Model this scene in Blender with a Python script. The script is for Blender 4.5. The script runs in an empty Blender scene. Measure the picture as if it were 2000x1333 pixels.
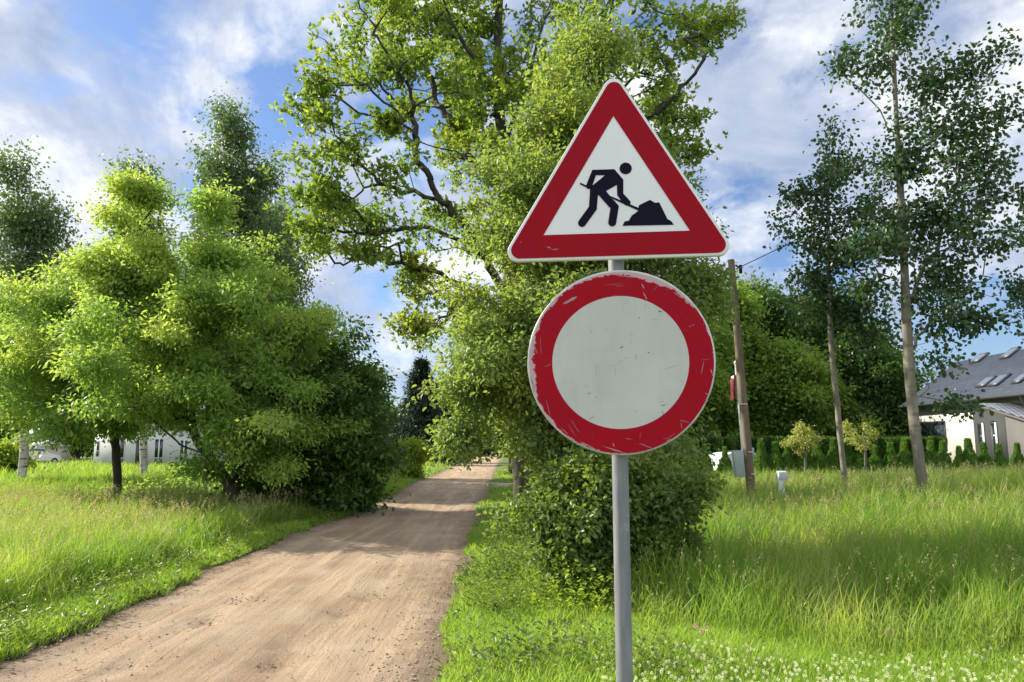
import bpy, math, random, zlib
import numpy as np
from mathutils import Vector
rng = np.random.default_rng(7)
random.seed(7)
R = math.radians
SC = bpy.context.scene

# ------------------------------------------------------------------ camera
F, HY, H0 = 1450.0, 872.0, 1.6          # focal length in photo pixels, horizon row, eye height
TH = math.atan((HY - 666.5) / F)
cam_d = bpy.data.cameras.new('camera')
cam = bpy.data.objects.new('camera', cam_d)
SC.collection.objects.link(cam)
cam.location = (0, 0, H0)
cam.rotation_euler = (math.pi / 2 + TH, 0, 0)
cam_d.sensor_width = 36.0
cam_d.lens = 36.0 * F / 2000.0
cam_d.clip_start, cam_d.clip_end = 0.05, 3000
cam_d.dof.use_dof = False
SC.camera = cam

# ------------------------------------------------------------------ light
SKY_SPOTS = [(470, 110, 90, -.12), (290, 200, 60, -.10), (120, 330, 120, .08), (450, 60, 70, .10), (150, 150, 120, -.16), (230, 30, 200, -.10), (520, 60, 170, -.10), (330, 260, 110, -.14), (370, 340, 110, -.16), (540, 230, 110, -.10), (1530, 560, 230, -.15), (1640, 60, 260, -.05), (1980, 640, 200, -.12),
             (1900, 30, 160, -.08), (640, 330, 110, -.08), (80, 230, 230, .16), (330, 130, 160, .10), (200, 380, 260, .16), (350, 270, 70, .14), (600, 560, 300, .12), (1500, 260, 330, .08), (1850, 300, 300, .08), (60, 40, 90, .1), (1750, 460, 240, .08)]
SUN_EL, SUN_AZ = R(33), (-1.0, 0.42)     # direction towards the sun, seen from above
n_ = math.hypot(*SUN_AZ)
sun_dir = Vector((SUN_AZ[0] / n_ * math.cos(SUN_EL), SUN_AZ[1] / n_ * math.cos(SUN_EL), math.sin(SUN_EL)))
sd = bpy.data.lights.new('sun', 'SUN')
sd.energy = 4.2
sd.angle = R(0.5)
sd.color = (1.0, 0.91, 0.76)
so = bpy.data.objects.new('sun', sd)
SC.collection.objects.link(so)
so.rotation_euler = (-sun_dir).to_track_quat('-Z', 'Y').to_euler()

W = bpy.data.worlds.new('World')
SC.world = W
W.use_nodes = True
nt = W.node_tree
nt.nodes.clear()
def nd(t, typ, **kw):
    n = t.nodes.new(typ)
    for k, v in kw.items():
        if k.startswith('i_'):
            n.inputs[k[2:].replace('_', ' ')].default_value = v
        else:
            setattr(n, k, v)
    return n
def mth(t, op, a, b=None, c=None, clamp=False):
    n = t.nodes.new('ShaderNodeMath'); n.operation = op; n.use_clamp = clamp
    for i, x in enumerate((a, b, c)):
        if x is None: continue
        if hasattr(x, 'links') or hasattr(x, 'is_linked'): t.links.new(x, n.inputs[i])
        else: n.inputs[i].default_value = x
    return n.outputs[0]
def mixc(t, f, a, b, blend='MIX'):
    n = t.nodes.new('ShaderNodeMix'); n.data_type = 'RGBA'; n.blend_type = blend
    for s, x in ((n.inputs[0], f), (n.inputs[6], a), (n.inputs[7], b)):
        if hasattr(x, 'is_linked'): t.links.new(x, s)
        elif isinstance(x, (int, float)): s.default_value = x
        else: s.default_value = (*x, 1.0)
    return n.outputs[2]
def ramp(t, fac, stops):
    n = t.nodes.new('ShaderNodeValToRGB')
    e = n.color_ramp.elements
    while len(e) < len(stops): e.new(0.5)
    for q, (p, c) in zip(e, stops):
        q.position = p
        q.color = (c, c, c, 1) if isinstance(c, (int, float)) else (*c, 1)
    t.links.new(fac, n.inputs[0])
    return n.outputs[0]
def noise(t, vec, scale, detail=5, rough=0.55, dist=0.0):
    n = nd(t, 'ShaderNodeTexNoise', i_Scale=scale, i_Detail=detail, i_Roughness=rough, i_Distortion=dist)
    if vec is not None: t.links.new(vec, n.inputs['Vector'])
    return n.outputs['Fac']
def mapping(t, vec, scale=(1, 1, 1), loc=(0, 0, 0), rot=(0, 0, 0)):
    n = t.nodes.new('ShaderNodeMapping')
    n.inputs['Scale'].default_value = scale
    n.inputs['Location'].default_value = loc
    n.inputs['Rotation'].default_value = rot
    t.links.new(vec, n.inputs['Vector'])
    return n.outputs[0]

sky = nd(nt, 'ShaderNodeTexSky', sky_type='NISHITA', sun_disc=False, sun_elevation=SUN_EL,
         sun_rotation=math.atan2(SUN_AZ[0], SUN_AZ[1]), air_density=1.0, dust_density=0.6, ozone_density=2.5)
tc = nt.nodes.new('ShaderNodeTexCoord')
sep = nt.nodes.new('ShaderNodeSeparateXYZ'); nt.links.new(tc.outputs['Generated'], sep.inputs[0])
zz = mth(nt, 'ADD', mth(nt, 'MAXIMUM', sep.outputs[2], 0.0), 0.50)
cx = nt.nodes.new('ShaderNodeCombineXYZ')
nt.links.new(mth(nt, 'DIVIDE', sep.outputs[0], zz), cx.inputs[0])
nt.links.new(mth(nt, 'DIVIDE', sep.outputs[1], zz), cx.inputs[1])
cv = cx.outputs[0]
n1 = noise(nt, mapping(nt, cv, loc=(3.1, 0.4, 0)), 4.2, 10, 0.60, 0.25)
n2 = noise(nt, mapping(nt, cv, loc=(8.0, 5.0, 0)), 0.55, 3, 0.5)
cov = mth(nt, 'ADD', mth(nt, 'MULTIPLY', n1, 0.85), mth(nt, 'MULTIPLY', n2, 0.25))
# banks of cloud and clear gaps by compass direction, their outlines broken up by noise
wn = nd(nt, 'ShaderNodeTexNoise', i_Scale=4.0, i_Detail=6, i_Roughness=0.6); nt.links.new(tc.outputs['Generated'], wn.inputs['Vector'])
wv = nt.nodes.new('ShaderNodeVectorMath'); wv.operation = 'MULTIPLY_ADD'; nt.links.new(wn.outputs['Color'], wv.inputs[0]); wv.inputs[1].default_value = (.34, .34, .34)
wa_ = nt.nodes.new('ShaderNodeVectorMath'); wa_.operation = 'ADD'; nt.links.new(tc.outputs['Generated'], wa_.inputs[0]); wa_.inputs[1].default_value = (-.17, -.17, -.17)
nt.links.new(wa_.outputs[0], wv.inputs[2])
_th = math.atan((872.0 - 666.5) / 1450.0)
for bx0, by0, br0, am in SKY_SPOTS:
    a_, b_ = (bx0 - 1000) / 1450.0, -(by0 - 666.5) / 1450.0
    v_ = Vector((a_, math.cos(_th) - b_ * math.sin(_th), math.sin(_th) + b_ * math.cos(_th))).normalized()
    dn = nt.nodes.new('ShaderNodeVectorMath'); dn.operation = 'DISTANCE'; nt.links.new(wv.outputs[0], dn.inputs[0]); dn.inputs[1].default_value = v_
    q_ = mth(nt, 'SUBTRACT', 1.0, mth(nt, 'DIVIDE', dn.outputs['Value'], br0 / 1450.0), clamp=True)
    cov = mth(nt, 'MULTIPLY_ADD', q_, am, cov)
fac = ramp(nt, cov, [(0.45, 0.04), (0.51, 0.5), (0.59, 0.96)])
n3 = noise(nt, mapping(nt, cv, loc=(3.2, 0.33, 0)), 3.8, 9, 0.6, 0.3)
ccol = ramp(nt, n3, [(0.38, (1.9, 2.3, 3.15)), (0.49, (2.8, 3.1, 3.8)), (0.60, (4.8, 4.9, 5.0))])
# keep linear values above one: scale a 0..1 ramp
for e in nt.nodes:
    if e.type == 'VALTORGB' and e.color_ramp.elements[0].color[2] > 1.5:
        for q in e.color_ramp.elements: q.color = (q.color[0] / 10, q.color[1] / 10, q.color[2] / 10, 1)
ccol = mixc(nt, 1.0, ccol, (10.0, 10.0, 10.0), 'MULTIPLY')
front = mth(nt, 'SUBTRACT', 1.0, mth(nt, 'MULTIPLY', mth(nt, 'ADD', sep.outputs[1], 0.35), 1.6), clamp=True)   # added fill light: unseen clouds behind and overhead brightened to lift the shade
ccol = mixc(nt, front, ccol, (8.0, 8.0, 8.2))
skc = mixc(nt, 1.0, sky.outputs[0], (0.52, 0.60, 0.72), 'MULTIPLY')
hz = ramp(nt, sep.outputs[2], [(0.0, 0.5), (0.2, 0.0)])
fac2 = mth(nt, 'MAXIMUM', fac, hz)
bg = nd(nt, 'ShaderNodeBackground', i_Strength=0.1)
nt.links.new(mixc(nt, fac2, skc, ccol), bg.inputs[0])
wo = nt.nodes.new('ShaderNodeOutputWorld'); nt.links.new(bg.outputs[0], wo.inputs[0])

SC.view_settings.view_transform = 'Standard'
SC.view_settings.look = 'None'
SC.view_settings.exposure = 1.2
SC.view_settings.gamma = 1
SC.render.engine = 'CYCLES'
SC.cycles.max_bounces = 6
SC.cycles.transparent_max_bounces = 4
SC.cycles.diffuse_bounces = 3
SC.cycles.glossy_bounces = 2
SC.cycles.transmission_bounces = 4
SC.cycles.use_denoising = True

# ------------------------------------------------------------------ picture rays
fwd = np.array([0, math.cos(TH), math.sin(TH)]); upv = np.array([0, -math.sin(TH), math.cos(TH)])
def ray(px, py):
    return np.array([1., 0, 0]) * (px - 1000) / F + upv * (-(py - 666.5) / F) + fwd
def P(px, py, Y):
    d = ray(px, py); return np.array([0, 0, H0]) + d * (Y / d[1])
def G(px, py, z=0.0):
    d = ray(px, py); return np.array([0, 0, H0]) + d * ((z - H0) / d[2])
def Z(py, Y): return P(1000, py, Y)[2]

# ------------------------------------------------------------------ mesh helpers
def link(o, parent=None):
    SC.collection.objects.link(o)
    if parent is not None: o.parent = parent
    return o
def tag(o, label=None, cat=None, group=None, kind=None):
    if label: o['label'] = label
    if cat: o['category'] = cat
    if group: o['group'] = group
    if kind: o['kind'] = kind
    return o
def thing(name, label, cat, loc=(0, 0, 0), group=None):
    o = bpy.data.objects.new(name, None); o.empty_display_size = 0.1
    link(o); o.location = tuple(float(q) for q in loc)
    return tag(o, label, cat, group)
def meshobj(name, V, sizes, loops, mat, parent=None, v=None, smooth=False, world=True, uv=None):
    me = bpy.data.meshes.new(name)
    V = np.asarray(V, dtype=np.float32)
    if parent is not None and world: V = V - np.array(parent.location, dtype=np.float32)
    sizes = np.asarray(sizes, dtype=np.int32); loops = np.asarray(loops, dtype=np.int32)
    me.vertices.add(len(V)); me.vertices.foreach_set('co', V.ravel())
    me.loops.add(len(loops)); me.loops.foreach_set('vertex_index', loops)
    me.polygons.add(len(sizes))
    st = np.zeros(len(sizes), dtype=np.int32); st[1:] = np.cumsum(sizes)[:-1]
    me.polygons.foreach_set('loop_start', st)
    me.polygons.foreach_set('loop_total', sizes)
    if smooth: me.polygons.foreach_set('use_smooth', np.ones(len(sizes), dtype=bool))
    if v is not None:
        at = me.attributes.new('v', 'FLOAT', 'FACE'); at.data.foreach_set('value', np.asarray(v, dtype=np.float32))
    if uv is not None:
        at = me.attributes.new('rv', 'FLOAT_VECTOR', 'POINT'); at.data.foreach_set('vector', np.asarray(uv, dtype=np.float32).ravel())
    me.update(calc_edges=True)
    if mat: me.materials.append(mat)
    return link(bpy.data.objects.new(name, me), parent)
class MB:                                   # collects polygons
    def __init__(s): s.V = []; s.F = []
    def poly(s, pts):
        b = len(s.V); s.V += [tuple(map(float, p)) for p in pts]; s.F.append(list(range(b, b + len(pts))))
    def prism(s, bot, top):
        b = len(s.V); n = len(bot)
        s.V += [tuple(map(float, p)) for p in bot] + [tuple(map(float, p)) for p in top]
        s.F.append([b + i for i in range(n)][::-1]); s.F.append([b + n + i for i in range(n)])
        for i in range(n):
            j = (i + 1) % n
            s.F.append([b + i, b + j, b + n + j, b + n + i])
    def box(s, x0, x1, y0, y1, z0, z1):
        s.prism([(x0, y0, z0), (x1, y0, z0), (x1, y1, z0), (x0, y1, z0)], [(x0, y0, z1), (x1, y0, z1), (x1, y1, z1), (x0, y1, z1)])
    def tube(s, pts, rad, n=10, cap=True):
        pts = [np.array(p, float) for p in pts]
        if not hasattr(rad, '__len__'): rad = [rad] * len(pts)
        b = len(s.V); a = np.array([0., 0, 1])
        for i, p in enumerate(pts):
            d = pts[min(i + 1, len(pts) - 1)] - pts[max(i - 1, 0)]; d /= np.linalg.norm(d)
            ref = np.array([1., 0, 0]) if abs(d[0]) < .9 else np.array([0, 1., 0])
            u = np.cross(d, ref); u /= np.linalg.norm(u); w = np.cross(d, u)
            for k in range(n):
                t = 2 * math.pi * k / n
                s.V.append(tuple(p + (u * math.cos(t) + w * math.sin(t)) * rad[i]))
        for i in range(len(pts) - 1):
            for k in range(n):
                k2 = (k + 1) % n
                s.F.append([b + i * n + k, b + (i + 1) * n + k, b + (i + 1) * n + k2, b + i * n + k2])
        if cap:
            s.F.append([b + k for k in range(n)]); s.F.append([b + (len(pts) - 1) * n + k for k in range(n)][::-1])
    def build(s, name, mat, parent=None, smooth=False, bevel=0, world=True):
        o = meshobj(name, s.V, [len(f) for f in s.F], [i for f in s.F for i in f], mat, parent, smooth=smooth, world=world)
        if smooth:
            try: o.data.set_sharp_from_angle(angle=R(40))
            except Exception: pass
        if bevel:
            m = o.modifiers.new('bevel', 'BEVEL'); m.width = bevel; m.segments = 2; m.limit_method = 'ANGLE'
        return o
def copy_tree(o, parent=None):
    c = o.copy(); SC.collection.objects.link(c); c.parent = parent
    for ch in list(o.children): copy_tree(ch, c)
    return c

# ------------------------------------------------------------------ materials
def newmat(name):
    m = bpy.data.materials.new(name); m.use_nodes = True
    t = m.node_tree; b = t.nodes['Principled BSDF']
    return m, t, b
def simple(name, col, rough=0.6, metal=0.0, var=0.12, scale=6.0, bump=0.0, bscale=40.0, spec=0.5):
    m, t, b = newmat(name)
    co = nd(t, 'ShaderNodeTexCoord').outputs['Object']
    f = noise(t, co, scale, 6, 0.6)
    k = ramp(t, f, [(0.3, 1 - var * 1.5), (0.7, 1 + 0.0)])
    t.links.new(mixc(t, 1.0, col, k, 'MULTIPLY'), b.inputs['Base Color'])
    b.inputs['Roughness'].default_value = rough; b.inputs['Metallic'].default_value = metal
    b.inputs['Specular IOR Level'].default_value = spec
    if bump:
        bn = nd(t, 'ShaderNodeBump', i_Strength=bump, i_Distance=0.02)
        t.links.new(noise(t, co, bscale, 5, 0.6), bn.inputs['Height']); t.links.new(bn.outputs[0], b.inputs['Normal'])
    return m
def leafmat(name, c0, c1, c2=None, trans=0.4, rough=0.45, clump=0.6, spec=0.35, tcol=(1.6, 1.6, 0.8)):
    """c0..c1: leaf to leaf; c2: young growth in patches through the crown"""
    m, t, b = newmat(name)
    at = nd(t, 'ShaderNodeAttribute', attribute_name='v').outputs['Fac']
    col = mixc(t, at, c0, c1)
    co = nd(t, 'ShaderNodeTexCoord').outputs['Object']
    if c2 is not None:
        f = ramp(t, noise(t, co, clump, 3, 0.5), [(0.47, 0.0), (0.66, 0.85)])
        col = mixc(t, mth(t, 'MULTIPLY', f, mth(t, 'ADD', 0.35, at), clamp=True), col, c2)
    t.links.new(col, b.inputs['Base Color'])
    b.inputs['Roughness'].default_value = rough
    b.inputs['Specular IOR Level'].default_value = spec
    tr = nd(t, 'ShaderNodeBsdfTranslucent')
    t.links.new(mixc(t, 1.0, col, tcol, 'MULTIPLY'), tr.inputs[0])
    mx = nd(t, 'ShaderNodeMixShader', i_Fac=trans)
    t.links.new(b.outputs[0], mx.inputs[1]); t.links.new(tr.outputs[0], mx.inputs[2])
    t.links.new(mx.outputs[0], t.nodes['Material Output'].inputs[0])
    return m
def barkmat(name, c0, c1, scale=7.0, bands=None):
    m, t, b = newmat(name)
    co = nd(t, 'ShaderNodeTexCoord').outputs['Object']
    f = noise(t, mapping(t, co, (1, 1, 0.25)), scale, 8, 0.65)
    col = mixc(t, ramp(t, f, [(0.35, 0.0), (0.65, 1.0)]), c0, c1)
    if bands is not None:
        g = noise(t, mapping(t, co, (1.2, 1.2, 7.0)), 1.6, 5, 0.7)
        col = mixc(t, ramp(t, g, [(0.52, 0.0), (0.60, 1.0)]), col, bands)
    t.links.new(col, b.inputs['Base Color']); b.inputs['Roughness'].default_value = 0.85
    bn = nd(t, 'ShaderNodeBump', i_Strength=0.6, i_Distance=0.03)
    t.links.new(f, bn.inputs['Height']); t.links.new(bn.outputs[0], b.inputs['Normal'])
    return m
M = {}
M['oak_leaf'] = leafmat('oak_leaf', (0.10, 0.175, 0.04), (0.22, 0.31, 0.06), (0.32, 0.37, 0.07), 0.52)
M['maple_leaf'] = leafmat('maple_leaf', (0.15, 0.26, 0.075), (0.27, 0.39, 0.10), (0.42, 0.49, 0.13), 0.54, clump=0.5, spec=0.2)
M['willow_leaf'] = leafmat('willow_leaf', (0.11, 0.18, 0.055), (0.22, 0.29, 0.085), (0.28, 0.34, 0.08), 0.50, spec=0.5, clump=0.9)
M['bush_leaf'] = leafmat('bush_leaf', (0.075, 0.135, 0.035), (0.16, 0.23, 0.055), (0.24, 0.31, 0.055), 0.42, rough=0.42, spec=0.4, clump=1.6)
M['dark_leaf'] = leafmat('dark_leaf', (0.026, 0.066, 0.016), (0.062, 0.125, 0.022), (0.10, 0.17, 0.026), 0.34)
M['aspen_leaf'] = leafmat('aspen_leaf', (0.028, 0.070, 0.030), (0.065, 0.125, 0.042), None, 0.34, rough=0.4, spec=0.5)
M['birch_leaf'] = leafmat('birch_leaf', (0.075, 0.13, 0.06), (0.14, 0.21, 0.09), None, 0.45)
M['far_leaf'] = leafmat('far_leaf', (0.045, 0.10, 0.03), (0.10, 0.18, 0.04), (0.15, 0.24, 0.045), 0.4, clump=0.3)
M['linden_leaf'] = leafmat('linden_leaf', (0.10, 0.18, 0.04), (0.20, 0.31, 0.06), (0.26, 0.36, 0.07), 0.5, clump=0.5)
M['lime_leaf'] = leafmat('lime_leaf', (0.150, 0.237, 0.025), (0.300, 0.388, 0.037), None, 0.42)
M['gold_leaf'] = leafmat('gold_leaf', (0.24, 0.28, 0.07), (0.42, 0.43, 0.14), None, 0.4)
M['thuja_leaf'] = leafmat('thuja_leaf', (0.05, 0.125, 0.03), (0.13, 0.24, 0.045), (0.20, 0.33, 0.05), 0.35, clump=2.0)
M['hedge_leaf'] = leafmat('hedge_leaf', (0.03, 0.075, 0.02), (0.07, 0.14, 0.03), (0.12, 0.21, 0.03), 0.3, clump=2.0)
M['spruce_leaf'] = leafmat('spruce_leaf', (0.010, 0.026, 0.016), (0.022, 0.045, 0.022), None, 0.1)
M['grass'] = leafmat('grass', (0.115, 0.23, 0.035), (0.27, 0.39, 0.065), (0.38, 0.43, 0.13), 0.48, clump=0.8, spec=0.3)
M['short_grass'] = leafmat('short_grass', (0.15, 0.27, 0.04), (0.33, 0.45, 0.08), None, 0.48, spec=0.3)
M['straw'] = leafmat('straw', (0.26, 0.26, 0.11), (0.42, 0.37, 0.22), None, 0.35)
M['oak_bark'] = barkmat('oak_bark', (0.022, 0.018, 0.015), (0.075, 0.062, 0.05))
M['dark_bark'] = barkmat('dark_bark', (0.018, 0.016, 0.012), (0.06, 0.052, 0.04))
M['grey_bark'] = barkmat('grey_bark', (0.07, 0.065, 0.05), (0.18, 0.165, 0.13))
M['aspen_bark'] = barkmat('aspen_bark', (0.12, 0.11, 0.085), (0.26, 0.235, 0.18), 5, (0.14, 0.125, 0.095))
M['birch_bark'] = barkmat('birch_bark', (0.33, 0.31, 0.28), (0.6, 0.57, 0.52), 5, (0.04, 0.035, 0.03))

# ------------------------------------------------------------------ road and ground shape
_L = [(-260, 1415), (0, 1300), (130, 1242), (280, 1176), (440, 1101), (560, 1052), (700, 1001), (788, 958), (815, 941), (850, 929), (885, 912), (912, 897), (936, 886), (950, 881)]
_Rr = [(770, 1415), (812, 1333), (850, 1245), (890, 1150), (910, 1080), (928, 1010), (935, 984), (950, 957), (964, 930), (968, 914), (976, 899), (983, 886), (985, 881)]
LE = np.array([G(*p)[:2] for p in _L]); RE = np.array([G(*p)[:2] for p in _Rr])
LE = np.vstack([[LE[0][0] - 0.3 * (LE[1][0] - LE[0][0]) / (LE[1][1] - LE[0][1]) * 0, -12.0], LE]); LE[0, 0] = LE[1, 0] - (LE[1, 1] + 12) * 0.05
RE = np.vstack([[RE[0][0], -12.0], RE]); RE[0, 0] = RE[1, 0] - (RE[1, 1] + 12) * 0.05
def XL(y): return np.interp(y, LE[:, 1], LE[:, 0])
def XR(y): return np.interp(y, RE[:, 1], RE[:, 0])
def vnoise(x, y, s=1.0, seed=0):             # cheap smooth value noise
    x = np.asarray(x, float) * s; y = np.asarray(y, float) * s
    xi = np.floor(x).astype(np.int64); yi = np.floor(y).astype(np.int64); fx = x - xi; fy = y - yi
    fx = fx * fx * (3 - 2 * fx); fy = fy * fy * (3 - 2 * fy)
    def h(a, b):
        n = (a * 374761393 + b * 668265263 + seed * 974634777) & 0x7fffffff
        n = ((n ^ (n >> 13)) * 1274126177) & 0x7fffffff
        return ((n ^ (n >> 16)) & 0xffff) / 65535.0
    return (h(xi, yi) * (1 - fx) + h(xi + 1, yi) * fx) * (1 - fy) + (h(xi, yi + 1) * (1 - fx) + h(xi + 1, yi + 1) * fx) * fy
def sstep(a, b, x):
    t = np.clip((x - a) / (b - a), 0, 1); return t * t * (3 - 2 * t)
def edge_d(x, y):                            # distance outside the road (negative on it)
    wob = (vnoise(x, y, 1.3, 3) - 0.5) * 0.30 + (vnoise(x, y, 5.0, 4) - 0.5) * 0.12
    return np.maximum(XL(y) - x, x - XR(y)) + wob
def side_path(x, y): return sstep(0.6, 0.0, np.abs(y - (31.5 + 0.15 * (x + 1))) - 1.6) * sstep(-3, -1.4, x) * sstep(9, 5, x)
def terrain(x, y):
    x = np.asarray(x, float); y = np.asarray(y, float)
    d = edge_d(x, y)
    z = -0.07 + 0.12 * sstep(-0.12, 0.28, d)
    z = z + 0.62 * sstep(1.2, 9.5, x) * sstep(3, 12, y) * sstep(0.0, 2.0, d) * (1 - .62 * sstep(12.5, 23, y))
    z = z + (0.10 * (vnoise(x, y, 0.35, 5) - 0.5) + 0.05 * (vnoise(x, y, 1.4, 6) - 0.5)) * sstep(0.2, 1.5, d)
    z = z - 0.09 * side_path(x, y)
    return z
def ground_z(x, y): return float(terrain(x, y))

# ground sheet
def axis(a, b, step, lim, grow=1.16):
    c = list(np.arange(a, b + 1e-6, step)); s = step
    while c[-1] < lim: s *= grow; c.append(c[-1] + s)
    s = step; lo = []
    x = a
    while x > -lim: s *= grow; x -= s; lo.append(x)
    return np.array(lo[::-1] + c)
gx = axis(-6.5, 5.0, 0.10, 900); gy = axis(3.5, 22.0, 0.12, 900)
GX, GY = np.meshgrid(gx, gy); GZ = terrain(GX, GY)
def grid_faces(nx, ny):
    i = np.arange(nx - 1); j = np.arange(ny - 1); I, J = np.meshgrid(i, j); a = (J * nx + I).ravel()
    return np.stack([a, a + 1, a + nx + 1, a + nx], 1)
m, t, b = newmat('ground_soil')
co = nd(t, 'ShaderNodeTexCoord').outputs['Object']
f = noise(t, co, 1.1, 8, 0.65); g = noise(t, co, 14.0, 6, 0.7)
c = mixc(t, ramp(t, f, [(0.35, 0.0), (0.6, 1.0)]), (0.055, 0.085, 0.018), (0.10, 0.155, 0.024))
c = mixc(t, ramp(t, g, [(0.45, 0.0), (0.7, 0.8)]), c, (0.075, 0.058, 0.038))
t.links.new(c, b.inputs['Base Color']); b.inputs['Roughness'].default_value = 0.95
bn = nd(t, 'ShaderNodeBump', i_Strength=0.8, i_Distance=0.04); t.links.new(g, bn.inputs['Height']); t.links.new(bn.outputs[0], b.inputs['Normal'])
M['soil'] = m
fc = grid_faces(len(gx), len(gy))
tag(meshobj('ground', np.stack([GX.ravel(), GY.ravel(), GZ.ravel()], 1), np.full(len(fc), 4), fc.ravel(), M['soil'], smooth=True),
    'grassy ground under the meadow beside the road', None, None, 'structure')

# road sheet: rutted packed gravel, slightly dished
ry = np.concatenate([np.arange(-12, 3, 0.5), np.arange(3, 14, 0.05), np.arange(14, 40, 0.16), np.geomspace(40, 420, 60)])
ru = np.linspace(-0.16, 1.16, 90)
RY, RU = np.meshgrid(ry, ru, indexing='ij')
RX = XL(RY) + (XR(RY) - XL(RY)) * RU
WD = (XR(RY) - XL(RY))
lat = RU * 3.3
along = RY
RZ = 0.015 * np.sin(math.pi * np.clip(RU, 0, 1)) - 0.018 * np.exp(-((RU - 0.26) / 0.08) ** 2) - 0.018 * np.exp(-((RU - 0.72) / 0.08) ** 2)
RZ += 0.016 * (vnoise(lat * 3.0, along * 0.5, 1, 11) - 0.5) + 0.010 * (vnoise(lat * 8, along * 2.2, 1, 12) - 0.5) + 0.010 * (vnoise(RX, RY, 14, 13) - 0.5) * 0.7
for (hx, hy, hr) in ((483, 1170, .20), (722, 1163, .17), (672, 1195, .2), (410, 1212, .16), (255, 1300, .22), (530, 1297, .13), (555, 1262, .12)):
    q = G(hx, hy); RZ -= 0.05 * np.exp(-(((RX - q[0]) / hr) ** 2 + ((RY - q[1]) / (hr * 1.2)) ** 2)) * (0.6 + 0.8 * vnoise(RX, RY, 12, 15))
fc = grid_faces(len(ru), len(ry))
m, t, b = newmat('road_gravel')
rv = nd(t, 'ShaderNodeAttribute', attribute_name='rv').outputs['Vector']
co = nd(t, 'ShaderNodeTexCoord').outputs['Object']
st1 = noise(t, mapping(t, rv, (2.2, 0.16, 1)), 1.6, 7, 0.6, 0.4)
st2 = noise(t, mapping(t, rv, (9.0, 0.5, 1)), 1.4, 6, 0.6, 0.3)
c = mixc(t, ramp(t, st1, [(0.38, 0.0), (0.62, 1.0)]), (0.33, 0.232, 0.145), (0.54, 0.395, 0.25))
c = mixc(t, ramp(t, st2, [(0.46, 0.0), (0.72, 0.6)]), c, (0.24, 0.17, 0.12))
fine = noise(t, co, 55.0, 4, 0.75)
c = mixc(t, ramp(t, fine, [(0.35, 0.45), (0.55, 0.0)]), c, (0.16, 0.115, 0.08))
sp0 = t.nodes.new('ShaderNodeSeparateXYZ'); t.links.new(rv, sp0.inputs[0])
lw = mth(t, 'ADD', sp0.outputs[0], mth(t, 'MULTIPLY', mth(t, 'SUBTRACT', noise(t, mapping(t, rv, (.6, .25, 1)), 1.0, 3, .5), .5), 1.0))
wv_ = mth(t, 'SINE', mth(t, 'MULTIPLY', lw, 5.2))
c = mixc(t, ramp(t, mth(t, 'MULTIPLY_ADD', wv_, .5, .5), [(0.55, 0.0), (0.95, 0.34)]), c, (0.24, 0.17, 0.115))
grit_ = noise(t, co, 140.0, 3, 0.8)
c = mixc(t, ramp(t, grit_, [(0.56, 0.0), (0.70, 0.5)]), c, (0.60, 0.50, 0.38))
big = noise(t, co, 0.9, 6, 0.65)
c = mixc(t, ramp(t, big, [(0.42, 0.0), (0.7, 0.55)]), c, (0.52, 0.43, 0.33))
sp = t.nodes.new('ShaderNodeSeparateXYZ'); t.links.new(rv, sp.inputs[0])
ed = mth(t, 'ABSOLUTE', mth(t, 'SUBTRACT', sp.outputs[0], 1.65))
edw = mth(t, 'ADD', ed, mth(t, 'MULTIPLY', mth(t, 'SUBTRACT', noise(t, co, 3.5, 6, 0.7), 0.5), 0.9))
c = mixc(t, ramp(t, mth(t, 'DIVIDE', edw, 2.0), [(0.66, 0.0), (0.86, 0.85)]), c, (0.155, 0.112, 0.080))
vo = nd(t, 'ShaderNodeTexVoronoi', i_Scale=38.0); t.links.new(co, vo.inputs['Vector'])
c = mixc(t, ramp(t, vo.outputs['Distance'], [(0.10, 0.65), (0.2, 0.0)]), c, (0.34, 0.29, 0.24))
t.links.new(c, b.inputs['Base Color']); b.inputs['Roughness'].default_value = 0.92; b.inputs['Specular IOR Level'].default_value = 0.25
bn = nd(t, 'ShaderNodeBump', i_Strength=1.0, i_Distance=0.035)
hh = mth(t, 'ADD', mth(t, 'MULTIPLY', fine, 0.9), mth(t, 'MULTIPLY', st2, 0.9))
t.links.new(hh, bn.inputs['Height']); t.links.new(bn.outputs[0], b.inputs['Normal'])
M['road'] = m
tag(meshobj('road', np.stack([RX.ravel(), RY.ravel(), RZ.ravel()], 1), np.full(len(fc), 4), fc.ravel(), M['road'], smooth=True,
            uv=np.stack([lat.ravel(), along.ravel(), RZ.ravel() * 0], 1)), 'sandy gravel road with tyre ruts', None, None, 'structure')
# side path joining from the right, far up the road
pu = np.linspace(-2.2, 6.2, 40); pv = np.linspace(-1.5, 1.5, 14)
PU, PV = np.meshgrid(pu, pv); PX = PU; PY = 31.5 + 0.15 * (PU + 1) + PV
fc = grid_faces(len(pu), len(pv))
tag(meshobj('side_path', np.stack([PX.ravel(), PY.ravel(), (terrain(PX, PY) + 0.03 + 0.03 * np.cos(PV)).ravel()], 1), np.full(len(fc), 4), fc.ravel(), M['road'], smooth=True,
            uv=np.stack([PV.ravel() + 1.65, PU.ravel(), PV.ravel() * 0], 1)), 'gravel side path joining the road', None, None, 'structure')

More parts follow.
